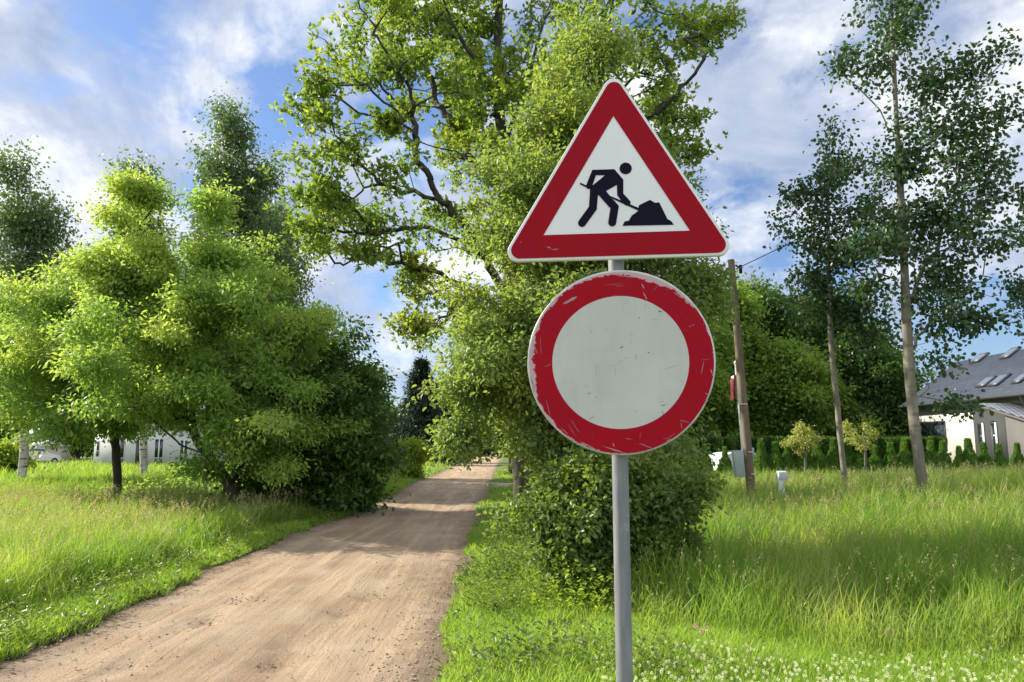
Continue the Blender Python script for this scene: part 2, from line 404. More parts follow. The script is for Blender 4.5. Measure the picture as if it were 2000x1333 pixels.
# loose stones on the road
def rocks(n, fpos, smin, smax):
    ico = np.array([[0, 0, 1], [.9, 0, .1], [.28, .85, .1], [-.72, .53, .1], [-.72, -.53, .1], [.28, -.85, .1], [0, 0, -.5]])
    tri = np.array([[0, 1, 2], [0, 2, 3], [0, 3, 4], [0, 4, 5], [0, 5, 1], [6, 2, 1], [6, 3, 2], [6, 4, 3], [6, 5, 4], [6, 1, 5]])
    pos = fpos(n); n = len(pos)
    s = smin + (smax - smin) * rng.random(n) ** 4
    v = ico[None] * (1 + 0.35 * (rng.random((n, 7, 3)) - .5)) * s[:, None, None] * np.array([1, 1, .6])
    a = rng.random(n) * 6.28; ca, sa = np.cos(a)[:, None], np.sin(a)[:, None]
    x = v[..., 0] * ca - v[..., 1] * sa; y = v[..., 0] * sa + v[..., 1] * ca
    v = np.stack([x, y, v[..., 2]], -1) + pos[:, None]
    f = (tri[None] + (np.arange(n) * 7)[:, None, None]).reshape(-1, 3)
    return v.reshape(-1, 3), f
def pothole_grit(n):
    h = [(483, 1170, .17), (722, 1163, .15), (672, 1195, .18), (410, 1212, .14), (255, 1300, .2), (530, 1297, .12), (505, 1165, .2), (400, 1225, .2)]
    k_ = rng.integers(0, len(h), n); q = np.array([[*G(a, b_)[:2], c_] for a, b_, c_ in h])[k_]
    return np.stack([q[:, 0] + rng.normal(size=n) * q[:, 2] * .75, q[:, 1] + rng.normal(size=n) * q[:, 2] * .8, np.full(n, -.006)], 1)
v, f = rocks(420, pothole_grit, 0.004, 0.018)
tag(meshobj('pothole_gravel', v, np.full(len(f), 3), f.ravel(), simple('grit', (0.28, 0.20, 0.135), 0.9, var=0.5, scale=9)), 'darker grit gathered in the shallow potholes', None, None, 'stuff')
def on_road(n):
    y = 4.2 + 16 * rng.random(n * 2) ** 1.8; u = rng.random(n * 2)
    keep = rng.random(n * 2) < (0.22 + 0.9 * sstep(0.8, 1.0, u) + 0.5 * sstep(0.16, 0.02, u)); y, u = y[keep], u[keep]
    u = u * 1.04 - 0.02
    x = XL(y) + (XR(y) - XL(y)) * u
    return np.stack([x, y, np.full_like(x, 0.008)], 1)
v, f = rocks(14000, on_road, 0.002, 0.017)
tag(meshobj('loose_gravel', v, np.full(len(f), 3), f.ravel(), simple('stone', (0.42, 0.32, 0.225), 0.9, var=0.2, scale=9)), 'loose stones scattered over the road', None, None, 'stuff')

# ------------------------------------------------------------------ leaves and trees
def unit(a): return a / np.maximum(np.linalg.norm(a, axis=-1, keepdims=True), 1e-9)
def leaf_quads(base, axis_, side, L, Wd, fold=0.15, rich=False):
    """folded leaves; rich = two quads per leaf"""
    axis_ = unit(axis_); nrm = unit(np.cross(axis_, side)); side = unit(np.cross(nrm, axis_))
    L = L[:, None]; Wd = Wd[:, None]
    if rich:
        a = base; b_ = base + axis_ * L * .28 + side * Wd * .42 + nrm * Wd * fold; c_ = base + axis_ * L * .68 + side * Wd * .40 + nrm * Wd * fold
        tp = base + axis_ * L - nrm * L * .08
        d_ = base + axis_ * L * .28 - side * Wd * .42 + nrm * Wd * fold; e_ = base + axis_ * L * .68 - side * Wd * .40 + nrm * Wd * fold
        V = np.stack([a, b_, c_, tp, e_, d_], 1).reshape(-1, 3)
        k = (np.arange(len(base)) * 6)[:, None]
        Fq = np.concatenate([k + np.array([0, 1, 2, 3]), k + np.array([0, 3, 4, 5])], 1).reshape(-1, 4)
        return V, Fq, 2
    V = np.stack([base, base + axis_ * L * .5 + side * Wd * .5 + nrm * Wd * fold, base + axis_ * L, base + axis_ * L * .5 - side * Wd * .5 + nrm * Wd * fold], 1).reshape(-1, 3)
    Fq = (np.arange(len(base)) * 4)[:, None] + np.arange(4)
    return V, Fq, 1
def leafobj(name, centers, dirs, n, spread, size, mat, parent, aspect=0.6, droop=0.2, rosette=0, rich=False, up=0.6, vbias=None):
    K = len(centers)
    if K == 0: return None
    if rosette:
        nr = max(1, n // rosette)
        c = np.repeat(centers, nr, 0); d = np.repeat(dirs, nr, 0)
        c = c + rng.normal(size=c.shape) * np.array(spread)
        ax0 = unit(d * 0.7 + np.array([0, 0, .5]) + rng.normal(size=c.shape) * .45)
        vr = rng.random(len(c))
        c = np.repeat(c, rosette, 0); ax0 = np.repeat(ax0, rosette, 0); vr = np.repeat(vr, rosette)
        ax = unit(ax0 * 0.5 + rng.normal(size=c.shape) * .75)
        base = c
        v = 0.6 * vr + 0.4 * rng.random(len(c))
    else:
        c = np.repeat(centers, n, 0); d = np.repeat(dirs, n, 0)
        vr = np.repeat(rng.random(K), n)
        g = rng.normal(size=c.shape) * np.array(spread)
        base = c + g + d * rng.normal(size=(len(c), 1)) * np.max(spread) * 0.5
        ax = unit(d * .4 + unit(g) * .5 + rng.normal(size=c.shape) * .6 - np.array([0, 0, droop]))
        v = 0.35 * vr + 0.65 * rng.random(len(c))
    nup = unit(rng.normal(size=ax.shape) * (1 - up) + np.array([0, 0, up]))
    side = np.cross(nup, ax)
    L = size * (0.65 + 0.7 * rng.random(len(base)))
    V, Fq, per = leaf_quads(base, ax, side, L, L * aspect, rich=rich)
    return meshobj(name, V, np.full(len(Fq), 4), Fq.ravel(), mat, parent, v=np.repeat(v, per))
def E(cx_, cy_, rx_, ry_, Y, rd): return (P(cx_, cy_, Y), np.array([rx_ * Y / F, rd, ry_ * Y / F]))
def sample_env(env, n, shell=0.45, zmin=0.15, per=10, sig=0.19):
    n_all = n; n = max(12, int(n / per))
    vol = np.array([np.prod(r) ** 0.8 for _, r in env]); vol /= vol.sum()
    out = []
    dirs_ = []
    for (c, r), w in zip(env, vol):
        k = max(4, int(round(n * w))); d = unit(rng.normal(size=(k, 3)))
        rad = rng.random(k) ** shell
        ph = rng.random(6) * 6.28; az_ = np.arctan2(d[:, 1], d[:, 0])
        rad = rad * (1 + .13 * np.sin(3 * az_ + 4 * d[:, 2] + ph[0]) + .10 * np.sin(5 * d[:, 2] * 3 + 2 * az_ + ph[1]) + .10 * np.sin(7 * az_ - 6 * d[:, 2] + ph[2]) + np.where(rng.random(k) < .06, .22, 0))
        p = c + d * rad[:, None] * r
        out.append(p); dirs_.append(unit(d + np.array([0, 0, .25]) + rng.normal(size=d.shape) * .35) * (rad[:, None] ** 1.5))
    c_ = np.concatenate(out); rm = float(np.mean([np.mean(r) for _, r in env])) * sig
    k = rng.poisson(per * (.5 + rng.random(len(c_)))) + 2; wt = np.repeat((.6 + .8 * rng.random(len(c_)))[:, None], k, 0)
    od = np.repeat(np.concatenate(dirs_), k, 0); along_ = (rng.random((k.sum(), 1)) ** .8 * 3.4 - 1.0) * rm * wt
    p = np.repeat(c_, k, 0) + od * along_ + rng.normal(size=(k.sum(), 3)) * np.array([rm, rm, rm * .55]) * wt * .55
    gz = terrain(p[:, 0], p[:, 1])
    return p[p[:, 2] > gz + zmin]
def resample(pts, step):
    pts = [np.array(p, float) for p in pts]; out = [pts[0]]
    for a, b_ in zip(pts[:-1], pts[1:]):
        k = max(1, int(np.linalg.norm(b_ - a) / step))
        for i in range(1, k + 1): out.append(a + (b_ - a) * i / k)
    return out
def smooth_path(pts, it=2):
    pts = [np.array(p, float) for p in pts]
    for _ in range(it):
        q = [pts[0]]
        for a, b_ in zip(pts[:-1], pts[1:]): q += [a * .75 + b_ * .25, a * .25 + b_ * .75]
        q.append(pts[-1]); pts = q
    return pts
def make_tree(name, label, cat, trunk, env, r0, n_cl, leaves, size, spread, leaf, bark, limbs=(), bf=0.35, group=None, aspect=0.6, droop=0.2,
              rosette=0, rich=False, shell=0.45, step=0.5, arch=0.10, up=0.6, tip=0.006, zmin=0.15, stems=1, extra=None, expo=0.52, cper=10, csig=0.19, seed_=0):
    global rng
    rng = np.random.default_rng(zlib.crc32(label.encode()) + seed_)   # every tree keeps its own shape
    trunk = smooth_path(trunk)
    base = trunk[0]
    gz = ground_z(base[0], base[1])
    root = thing(name, label, cat, (base[0], base[1], gz), group)
    pos, par, pl = [], [], []
    tr = resample(trunk, step)
    for i, p in enumerate(tr):
        pos.append(p); par.append(i - 1); pl.append(0 if i == 0 else pl[-1] + np.linalg.norm(p - pos[-2]))
    ntr = len(pos)
    for lb in limbs:
        lb = smooth_path(lb)
        q = resample(lb, step); d = [np.linalg.norm(q[0] - x) for x in pos]; j = int(np.argmin(d))
        for k, p in enumerate(q):
            p = p + rng.normal(size=3) * 0.05
            pos.append(p); par.append(j); pl.append(pl[j] + np.linalg.norm(p - pos[j])); j = len(pos) - 1
    T = sample_env(env, n_cl, shell, zmin, cper, csig)
    if extra is not None: T = np.vstack([T, extra])
    A = np.array(pos); dd = np.min(np.linalg.norm(T[:, None] - A[None, ::2], axis=2), 1)
    T = T[np.argsort(dd)]
    cap = len(A) + len(T) * 8
    PA = np.zeros((cap, 3)); PA[:len(A)] = A; PL = np.zeros(cap); PL[:len(A)] = pl; n = len(A)
    par = list(par); tips = []
    lo = max(2, int(ntr * 0.12))
    PL[:lo] += 1e3
    for q in T:
        dv = q - PA[:n]; dist = np.sqrt((dv ** 2).sum(1))
        cost = dist + bf * PL[:n] + np.where(dv[:, 2] < -0.2, 0.35 * -dv[:, 2], 0)
        j = int(np.argmin(cost)); L = dist[j]; k = min(6, max(1, int(L / step)))
        a = PA[j].copy(); jit = rng.normal(size=3) * 0.10 * L
        for i in range(1, k + 1):
            u = i / k; s = math.sin(math.pi * u)
            p = a + (q - a) * u + np.array([0, 0, arch * L * s]) + jit * s
            PA[n] = p; par.append(j); PL[n] = PL[j] + L / k; j = n; n += 1
        tips.append(j)
    PA = PA[:n]; par = np.array(par[:n]); PL = PL[:n]
    cnt = np.zeros(n); cnt[tips] = 1
    for i in range(n - 1, 0, -1):
        if par[i] >= 0: cnt[par[i]] += cnt[i]
    tot = max(cnt[0], 1); cnt = np.maximum(cnt, 1)
    rad = np.maximum(r0 * (cnt / tot) ** expo, tip)
    # trunk tube
    tb = MB()
    tr_r = [max(rad[i], r0 * (1 - i / ntr) * 0.35 + tip) * (1 + 0.45 * math.exp(-i * step / 0.35)) for i in range(ntr)]
    tr_p = [PA[i] + rng.normal(size=3) * rad[i] * 0.05 for i in range(ntr)]
    tr_p[0] = tr_p[0] * 1.0; tr_p[0][2] = gz - 0.15
    tb.tube(tr_p, tr_r, 12)
    tb.build('trunk', bark, root, smooth=True)
    # limbs and twigs
    idx = np.arange(ntr, n)
    p0, p1 = PA[par[idx]], PA[idx]; ra, rb = np.minimum(rad[par[idx]], rad[idx] * 1.35), rad[idx]
    K = 5; d = unit(p1 - p0 + 1e-6); ref = np.where(np.abs(d[:, 2:3]) < .9, np.array([[0, 0, 1.]]), np.array([[1., 0, 0]]))
    u = unit(np.cross(d, ref)); w = np.cross(d, u)
    p1e = p1 + d * rb[:, None] * 0.5
    rings = []
    for k in range(K):
        t_ = 2 * math.pi * k / K; o_ = u * math.cos(t_) + w * math.sin(t_)
        rings.append((p0 + o_ * ra[:, None], p1e + o_ * rb[:, None]))
    V = np.concatenate([np.stack([r_[0] for r_ in rings], 1), np.stack([r_[1] for r_ in rings], 1)], 1).reshape(-1, 3)
    b0 = (np.arange(len(idx)) * 2 * K)[:, None]
    Fq = np.concatenate([b0 + np.array([k, (k + 1) % K, K + (k + 1) % K, K + k]) for k in range(K)], 1).reshape(-1, 4)
    if len(idx): meshobj('branches', V, np.full(len(Fq), 4), Fq.ravel(), bark, root, smooth=True)
    # leaf clusters on tips plus thin inner nodes
    tips = np.array(tips); thin = idx[(cnt[idx] <= 3)]; sel = np.unique(np.concatenate([tips, thin[rng.random(len(thin)) < 0.35]]))
    dr = unit(PA[sel] - PA[par[sel]] + 1e-6)
    leafobj('crown', PA[sel], dr, leaves, spread, size, leaf, root, aspect, droop, rosette, rich, up)
    return root

# --- large oak behind the signs
YO = 20.0
o_trunk = [(*P(1028, 930, YO)[:2], 0.0), P(1016, 850, YO), P(1008, 700, YO), P(1002, 560, YO), P(996, 420, YO), P(980, 280, YO), P(970, 140, YO + .3), P(975, 0, YO + .3), P(985, -180, YO)]
def lim(Ys, *pts): return [P(x, y, Ys[0] + (Ys[1] - Ys[0]) * i / (len(pts) - 1)) for i, (x, y) in enumerate(pts)]
o_limbs = [lim((YO, YO - 3), (1002, 590), (965, 540), (940, 490), (900, 430), (860, 388), (830, 340), (810, 305), (814, 258), (800, 180), (780, 140), (742, 85), (720, 20)),
           lim((YO - 2.5, YO - 4), (812, 262), (756, 202), (693, 153), (616, 130)),
           lim((YO - 1.6, YO - 3), (858, 390), (774, 369), (720, 362), (675, 392)),
           lim((YO - 0.8, YO - 3.2), (935, 485), (828, 437), (770, 455), (697, 459), (640, 445), (598, 425)),
           lim((YO, YO - 2.0), (1004, 620), (907, 558), (828, 527), (720, 500), (650, 520)),
           lim((YO, YO + 2.0), (985, 380), (963, 351), (913, 297), (880, 240), (855, 198), (835, 130), (819, 72), (790, 0)),
           lim((YO + 1, YO - 1.5), (915, 310), (840, 285), (790, 265), (730, 240), (660, 250)),
           lim((YO, YO - 2.5), (1000, 520), (1090, 420), (1180, 300), (1261, 235), (1306, 201), (1345, 160), (1390, 90)),
           lim((YO, YO + 2.0), (985, 330), (1060, 220), (1150, 120), (1261, 26), (1300, -60)),
           lim((YO, YO - 2.5), (975, 230), (920, 100), (870, 20), (830, -80)),
           lim((YO, YO - 3.5), (1003, 600), (1080, 520), (1190, 470), (1290, 420)),
           lim((YO, YO + 3), (985, 330), (1010, 200), (1060, 60), (1100, -100))]
o_env = [E(700, 120, 140, 130, YO - 2, 2.2), E(650, 180, 90, 110, YO - 3, 1.3), E(680, 395, 115, 75, YO - 2, 1.8), E(760, 240, 90, 100, YO - 2, 1.2), E(640, 460, 75, 45, YO - 3, 1.0), E(720, 480, 85, 45, YO - 2, 1.2), E(615, 395, 45, 35, YO - 3, .8), E(740, 420, 70, 45, YO - 2, 1.0), E(720, 320, 70, 40, YO - 2.5, 1.0), E(800, 500, 120, 60, YO - 1, 1.6),
         E(820, 20, 210, 150, YO, 3.0), E(900, 250, 140, 220, YO + 1, 3.0), E(1080, 180, 220, 260, YO, 3.5), E(1290, 90, 120, 150, YO, 2.5),
         E(1310, 230, 85, 110, YO - 1, 1.5), E(1345, 305, 40, 28, YO - 1, .6), E(1060, 420, 190, 160, YO, 2.5), E(1180, 330, 130, 120, YO, 2.0), E(930, 110, 150, 130, YO, 2.5), E(900, 440, 90, 80, YO + 1, 1.5), E(1000, -150, 330, 180, YO, 4.0), E(1400, 60, 45, 70, YO - 1, 1.0), E(860, 620, 60, 90, YO, 1.4), E(800, 640, 45, 40, YO - 1, .8)]
make_tree('oak_tree', 'tall spreading oak with black crooked limbs behind the road signs', 'oak tree', o_trunk, o_env, 0.30, 3000, 34, 0.13, (0.19, 0.19, 0.13),
          M['oak_leaf'], M['oak_bark'], o_limbs, bf=0.22, aspect=0.5, rosette=6, step=0.45, shell=0.55, tip=0.006, arch=0.05, expo=.48)

# --- goat willow by the sign and low dark bush
YW = 9.2
w_trunk = [(*P(1120, 930, YW)[:2], 0.0), P(1125, 1000, YW), P(1130, 800, YW), P(1125, 600, YW), P(1135, 420, YW), P(1130, 230, YW), P(1133, 40, YW)]
w_limbs = [lim((YW, YW - .6), (1125, 950), (1060, 800), (980, 720), (910, 700), (870, 720)), lim((YW, YW - .8), (1128, 860), (1050, 800), (960, 790), (920, 830), (905, 890)),
           lim((YW, YW + .4), (1130, 800), (1200, 650), (1270, 560), (1340, 540)), lim((YW, YW + .4), (1128, 700), (1050, 560), (980, 480), (950, 440)),
           lim((YW, YW - .4), (1132, 560), (1200, 430), (1260, 330)), lim((YW, YW - .4), (1132, 470), (1080, 350), (1060, 250))]
w_env = [E(1070, 650, 155, 130, YW, 1.3), E(1080, 775, 85, 70, YW - .2, .8), E(935, 690, 60, 75, YW - .3, .6), E(925, 775, 36, 40, YW - .5, .3), E(902, 865, 12, 20, YW - .5, .1),
         E(1080, 480, 140, 140, YW, 1.1), E(1110, 300, 130, 150, YW, 1.0), E(1130, 130, 70, 90, YW, .6), E(1250, 640, 105, 120, YW + .3, 1.0), E(1340, 560, 50, 45, YW, .5),
         E(1240, 440, 90, 110, YW + .2, .8), E(1180, 860, 145, 100, YW, 1.0), E(1120, 950, 100, 75, YW - .3, .7)]
make_tree('willow_tree', 'light green goat willow behind the signs with one branch hanging over the road', 'willow tree', w_trunk, w_env, 0.10, 3000, 52, 0.062,
          (0.13, 0.13, 0.09), M['willow_leaf'], M['grey_bark'], w_limbs, csig=.19, cper=7, bf=0.25, aspect=0.55, rich=True, step=0.22, tip=0.003, shell=0.55)
YB = 7.9
b_env = [E(1190, 1040, 130, 100, YB, .8), E(1110, 1020, 70, 85, YB - .2, .55), E(1070, 990, 42, 55, YB, .4), E(1280, 1020, 65, 95, YB + .2, .6), E(1200, 945, 130, 80, YB + .1, .75), E(1130, 1110, 70, 45, YB - .3, .4), E(1290, 950, 30, 45, YB + .3, .35), E(1210, 1125, 105, 42, YB - .1, .45), E(1290, 1095, 38, 45, YB + .1, .35)]
bb = P(1195, 1100, YB)
b_limbs = [[np.array([bb[0] + .1 * math.cos(a), bb[1] + .1 * math.sin(a), .1]), np.array([bb[0] + .45 * math.cos(a), bb[1] + .35 * math.sin(a), .7]), np.array([bb[0] + .8 * math.cos(a), bb[1] + .6 * math.sin(a), 1.3])] for a in np.arange(0, 6.2, .62)]
make_tree('bush', 'dense dark green bush growing round the foot of the willow behind the sign pole', 'bush', [(bb[0], bb[1], 0), (bb[0], bb[1], .7), (bb[0] + .1, bb[1], 1.5)], b_env, 0.04, 1100, 34, 0.055,
          (0.085, 0.085, 0.07), M['bush_leaf'], M['dark_bark'], b_limbs, bf=0.25, aspect=0.68, rich=True, step=0.16, tip=0.0025, zmin=0.02, shell=0.5)

# --- left group along the road
YM = 16.5
m_trunk = [(*P(482, 930, YM)[:2], 0.0), P(452, 950, YM), P(412, 895, YM), P(378, 855, YM), P(368, 780, YM), P(380, 660, YM), P(395, 540, YM + .4), P(410, 440, YM + .5)]
m_limbs = [lim((YM, YM - 1), (412, 895), (340, 860), (260, 780), (190, 700), (120, 640)), lim((YM, YM + .6), (370, 800), (330, 650), (290, 520), (270, 420)), lim((YM, YM - 1), (370, 760), (420, 640), (500, 560), (560, 540)),
           lim((YM, YM - 1.4), (450, 945), (520, 820), (580, 700), (610, 620)), lim((YM, YM - .8), (375, 800), (300, 740), (350, 600), (370, 560))]
m_env = [E(370, 690, 170, 130, YM, 2.4), E(270, 540, 75, 80, YM, 1.4), E(272, 440, 42, 80, YM, .9), E(268, 375, 20, 40, YM, .5), E(345, 560, 60, 80, YM, 1.3), E(412, 500, 50, 90, YM, 1.1), E(415, 425, 24, 50, YM, .5), E(480, 600, 95, 95, YM, 1.6),
         E(565, 690, 85, 90, YM, 1.6), E(500, 800, 140, 90, YM - .5, 1.7), E(300, 790, 110, 55, YM - 1, 1.5), E(545, 890, 90, 75, YM, 1.4), E(175, 520, 40, 34, YM - .4, .7), E(210, 600, 60, 50, YM - .4, 1.0), E(620, 620, 40, 36, YM - .6, .7), E(470, 900, 60, 60, YM - .3, .9)]
make_tree('maple_tree', 'broad yellow-green ash-leaved maple with a dark leaning trunk by the left verge', 'maple tree', m_trunk, m_env, 0.125, 1750, 64, 0.105, (0.19, 0.19, 0.10),
          M['maple_leaf'], M['dark_bark'], m_limbs, csig=.23, cper=11, zmin=1.0, bf=0.28, aspect=0.42, droop=0.45, step=0.35, tip=0.005, shell=0.6)
YA = 19.0
a_trunk = [(*P(232, 930, YA)[:2], 0.0), P(230, 940, YA), P(226, 870, YA), P(215, 780, YA), P(200, 680, YA), P(190, 580, YA)]
a_env = [E(130, 690, 135, 105, YA, 2.4), E(40, 715, 95, 80, YA, 2.0), E(220, 620, 130, 110, YA, 2.0), E(130, 590, 60, 60, YA, 1.2), E(180, 805, 110, 45, YA - .6, 1.6), E(120, 800, 60, 30, YA - .6, 1.2), E(140, 885, 40, 20, YA - 1, .7)]
make_tree('maple_tree', 'wide yellow-green maple on a slim upright dark trunk at the left of the photo', 'maple tree', a_trunk, a_env, 0.10, 1450, 68, 0.112, (0.26, 0.26, 0.13),
          M['maple_leaf'], M['dark_bark'], (), bf=0.3, aspect=0.42, droop=0.45, step=0.4, tip=0.005, shell=0.6, zmin=1.75, csig=.20, cper=8)
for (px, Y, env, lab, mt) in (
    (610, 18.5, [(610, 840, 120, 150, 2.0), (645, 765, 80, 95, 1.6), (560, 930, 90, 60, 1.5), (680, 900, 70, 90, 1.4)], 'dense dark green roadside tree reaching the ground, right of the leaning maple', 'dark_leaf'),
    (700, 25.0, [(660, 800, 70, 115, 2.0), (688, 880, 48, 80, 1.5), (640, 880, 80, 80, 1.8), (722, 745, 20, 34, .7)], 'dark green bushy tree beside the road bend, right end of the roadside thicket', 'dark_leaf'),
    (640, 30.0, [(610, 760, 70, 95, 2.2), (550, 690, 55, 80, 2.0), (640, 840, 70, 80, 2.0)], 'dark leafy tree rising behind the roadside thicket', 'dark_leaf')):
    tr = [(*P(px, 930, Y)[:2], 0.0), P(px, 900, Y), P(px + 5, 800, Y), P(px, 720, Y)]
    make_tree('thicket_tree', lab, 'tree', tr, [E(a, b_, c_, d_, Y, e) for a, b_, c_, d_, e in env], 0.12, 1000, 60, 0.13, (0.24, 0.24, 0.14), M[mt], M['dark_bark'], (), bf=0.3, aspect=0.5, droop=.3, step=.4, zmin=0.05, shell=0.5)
Y = 37.0
make_tree('roadside_bush', 'small sunlit yellow-green bush where the road bends', 'bush', [(*P(800, 930, Y)[:2], 0.0), P(800, 900, Y), P(802, 870, Y)], [E(800, 895, 36, 38, Y, 1.0), E(780, 910, 30, 25, Y, .8)], .05, 260, 40, .12, (.16, .16, .13),
          M['lime_leaf'], M['dark_bark'], (), zmin=.03)

# --- birches behind the maples
def birch(px, top, Y, w, label, seed=0, dens=1.0, bottom=780, lean=0, leafm='birch_leaf', extra_w=1.0):
    tr = [(*P(px, 930, Y)[:2], 0.0), P(px + lean * .3, 900, Y), P(px + lean * .6, 700, Y), P(px + lean, (top + 700) / 2, Y), P(px + lean, top + 10, Y)]
    h = bottom - top; e = []
    for i in range(7):
        u = i / 6; cy = top + h * (0.07 + .86 * u); ww = w * (0.30 + .70 * min(1, u * 2.0) ** .8) 
        e.append(E(px + lean + random.uniform(-.3, .3) * w, cy, ww, h * .13, Y, ww * Y / F * .9))
    return make_tree('birch_tree', label, 'birch tree', tr, e, 0.16, int(560 * dens), 44, 0.0050 * Y, (0.010 * Y, 0.010 * Y, 0.013 * Y), M[leafm], M['birch_bark'], (), bf=.5, aspect=.6, droop=.8, step=.6, arch=.15, up=.2, shell=.7, tip=.008, group='birches behind the maples')
birch(42, 345, 30, 105, 'tall birch with a black-banded trunk at the far left edge', lean=18, bottom=800, dens=1.5)
birch(283, 340, 33, 62, 'birch standing behind the two maples, its top showing between them', bottom=700, dens=.7, lean=-8)
birch(474, 222, 36, 100, 'tallest drooping birch, rising behind the leaning maple', bottom=740, dens=1.8, lean=0)
birch(540, 400, 40, 45, 'shorter birch close on the right side of the tallest birch', bottom=760, dens=.7)

# --- aspens on the right
YP = 13.0
def aspen(tp, env, r0, Y, label, ncl, lf, limbs=(), name='aspen_tree', group='young aspens in the right-hand meadow'):
    tr = [(*P(tp[0][0], 930, Y)[:2], ground_z(*P(tp[0][0], 930, Y)[:2]))] + [P(x, y, Y) for x, y in tp[1:]]
    return make_tree(name, label, 'aspen tree', tr, [E(*e[:4], Y, e[4]) for e in env], r0, int(ncl * .98), int(lf * .85), 0.08, (0.13, 0.13, 0.12), M['aspen_leaf'], M['aspen_bark'], cper=3, csig=.20, limbs=
                     [lim((Y, Y + dy), *pts) for dy, pts in limbs], bf=.12, aspect=.85, droop=.5, step=.3, arch=.03, shell=.75, group=group, rich=True, tip=.004, up=.3)
aspen([(1806, 980), (1800, 930), (1780, 790), (1772, 640), (1766, 520), (1760, 400), (1752, 250), (1745, 120), (1738, -60), (1738, -200)],
      [(1760, 20, 75, 110, .8), (1750, -100, 70, 100, .8), (1720, 130, 70, 60, .7), (1660, 130, 60, 25, .35), (1830, 160, 90, 60, .7), (1900, 130, 90, 30, .5), (1960, 120, 60, 30, .5),
       (1760, 320, 110, 80, 1.0), (1860, 270, 90, 80, .9), (1930, 230, 80, 30, .6), (1800, 430, 120, 80, 1.0), (1900, 420, 90, 70, .9), (1720, 480, 80, 70, .8), (1850, 540, 110, 60, .9), (1920, 330, 60, 50, .7),
       (1820, 620, 90, 50, .7), (1890, 620, 70, 45, .6), (1840, 705, 60, 35, .4), (1855, 790, 30, 22, .2), (1700, 560, 60, 50, .5), (1960, 470, 50, 40, .5)], 0.088, YP,
      'tallest aspen with a pale bare lower trunk in front of the grey roof', 820, 13,
      [(.4, [(1772, 590), (1815, 500), (1870, 400), (1920, 320)]), (-.4, [(1768, 560), (1700, 520), (1650, 480)]), (.3, [(1776, 700), (1800, 640), (1860, 580), (1930, 540)]),
       (-.3, [(1780, 790), (1820, 740), (1870, 700)]), (.3, [(1750, 260), (1700, 190), (1620, 120)]), (-.2, [(1755, 330), (1830, 260), (1900, 170), (1990, 110)])])
aspen([(1652, 990), (1648, 920), (1636, 800), (1625, 700), (1620, 600), (1617, 480), (1618, 360), (1622, 230)],
      [(1620, 240, 28, 50, .3), (1620, 330, 65, 60, .6), (1600, 420, 80, 60, .7), (1640, 500, 90, 60, .8), (1590, 540, 60, 50, .6), (1650, 600, 100, 55, .8), (1680, 420, 50, 60, .5), (1550, 380, 35, 14, .2), (1680, 650, 60, 30, .4)], 0.055, 15.0,
      'slimmer aspen with a dark narrow crown between the utility pole and the tallest aspen', 420, 13)
aspen([(2100, 990), (2095, 900), (2085, 700), (2080, 500), (2075, 350)], [(2030, 560, 70, 50, .6), (2060, 450, 70, 70, .7), (2080, 620, 80, 60, .7)], 0.08, 16.0,
      'aspen mostly outside the right edge, only its leafy side in view', 200, 14)

# --- trees at the back on the right, and beyond the road end
def bgtree(px, Y, blobs, label, lm='far_leaf', name='broadleaf_tree', ncl=650, lf=34, group='trees behind the thuja hedge', r0=.2, size=None, bark='dark_bark', sp=1.0, asp=.55):
    x, y = P(px, 930, Y)[:2]
    top = min(b_[1] - b_[3] for b_ in blobs); cxm = blobs[0][0]
    tr = [(x, y, ground_z(x, y)), P((px + cxm) / 2, 860, Y), P(cxm, (860 + top) / 2, Y), P(cxm, top + 30, Y)]
    s = size or 0.0048 * Y
    return make_tree(name, label, 'tree', tr, [E(a, b_, c_, d_, Y, e * Y / F) for a, b_, c_, d_, e in blobs], r0, int(ncl * 1.1), int(lf * 1.5), s * 1.15, (s * 1.9 * sp, s * 1.9 * sp, s * 1.2 * sp), M[lm], M[bark], (), bf=.3, aspect=asp, droop=.3, step=.8, group=group, shell=.5, zmin=.3, tip=.012)
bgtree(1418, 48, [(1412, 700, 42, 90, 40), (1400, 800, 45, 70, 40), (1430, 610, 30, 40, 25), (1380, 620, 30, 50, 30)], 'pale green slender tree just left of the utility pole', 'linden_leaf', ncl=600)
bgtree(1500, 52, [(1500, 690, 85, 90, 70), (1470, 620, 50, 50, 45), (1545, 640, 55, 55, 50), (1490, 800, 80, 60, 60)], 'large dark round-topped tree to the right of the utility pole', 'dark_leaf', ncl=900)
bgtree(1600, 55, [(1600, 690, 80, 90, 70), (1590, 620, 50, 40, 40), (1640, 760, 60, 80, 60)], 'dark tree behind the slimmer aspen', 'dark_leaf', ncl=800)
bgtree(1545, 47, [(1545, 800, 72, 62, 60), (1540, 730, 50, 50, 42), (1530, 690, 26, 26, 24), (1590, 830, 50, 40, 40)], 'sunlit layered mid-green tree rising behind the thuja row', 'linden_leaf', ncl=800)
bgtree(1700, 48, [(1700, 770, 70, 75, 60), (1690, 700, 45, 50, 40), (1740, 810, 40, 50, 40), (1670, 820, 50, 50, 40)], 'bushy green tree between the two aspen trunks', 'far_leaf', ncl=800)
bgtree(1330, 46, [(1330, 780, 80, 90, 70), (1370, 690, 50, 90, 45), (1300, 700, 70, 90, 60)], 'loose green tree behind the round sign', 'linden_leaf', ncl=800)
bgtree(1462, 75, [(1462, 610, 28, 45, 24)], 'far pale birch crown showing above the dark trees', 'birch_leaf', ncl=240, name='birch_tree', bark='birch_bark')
bgtree(1745, 90, [(1745, 800, 40, 50, 30), (1800, 820, 60, 40, 40)], 'distant tree left of the grey roofed house', 'far_leaf', ncl=300)
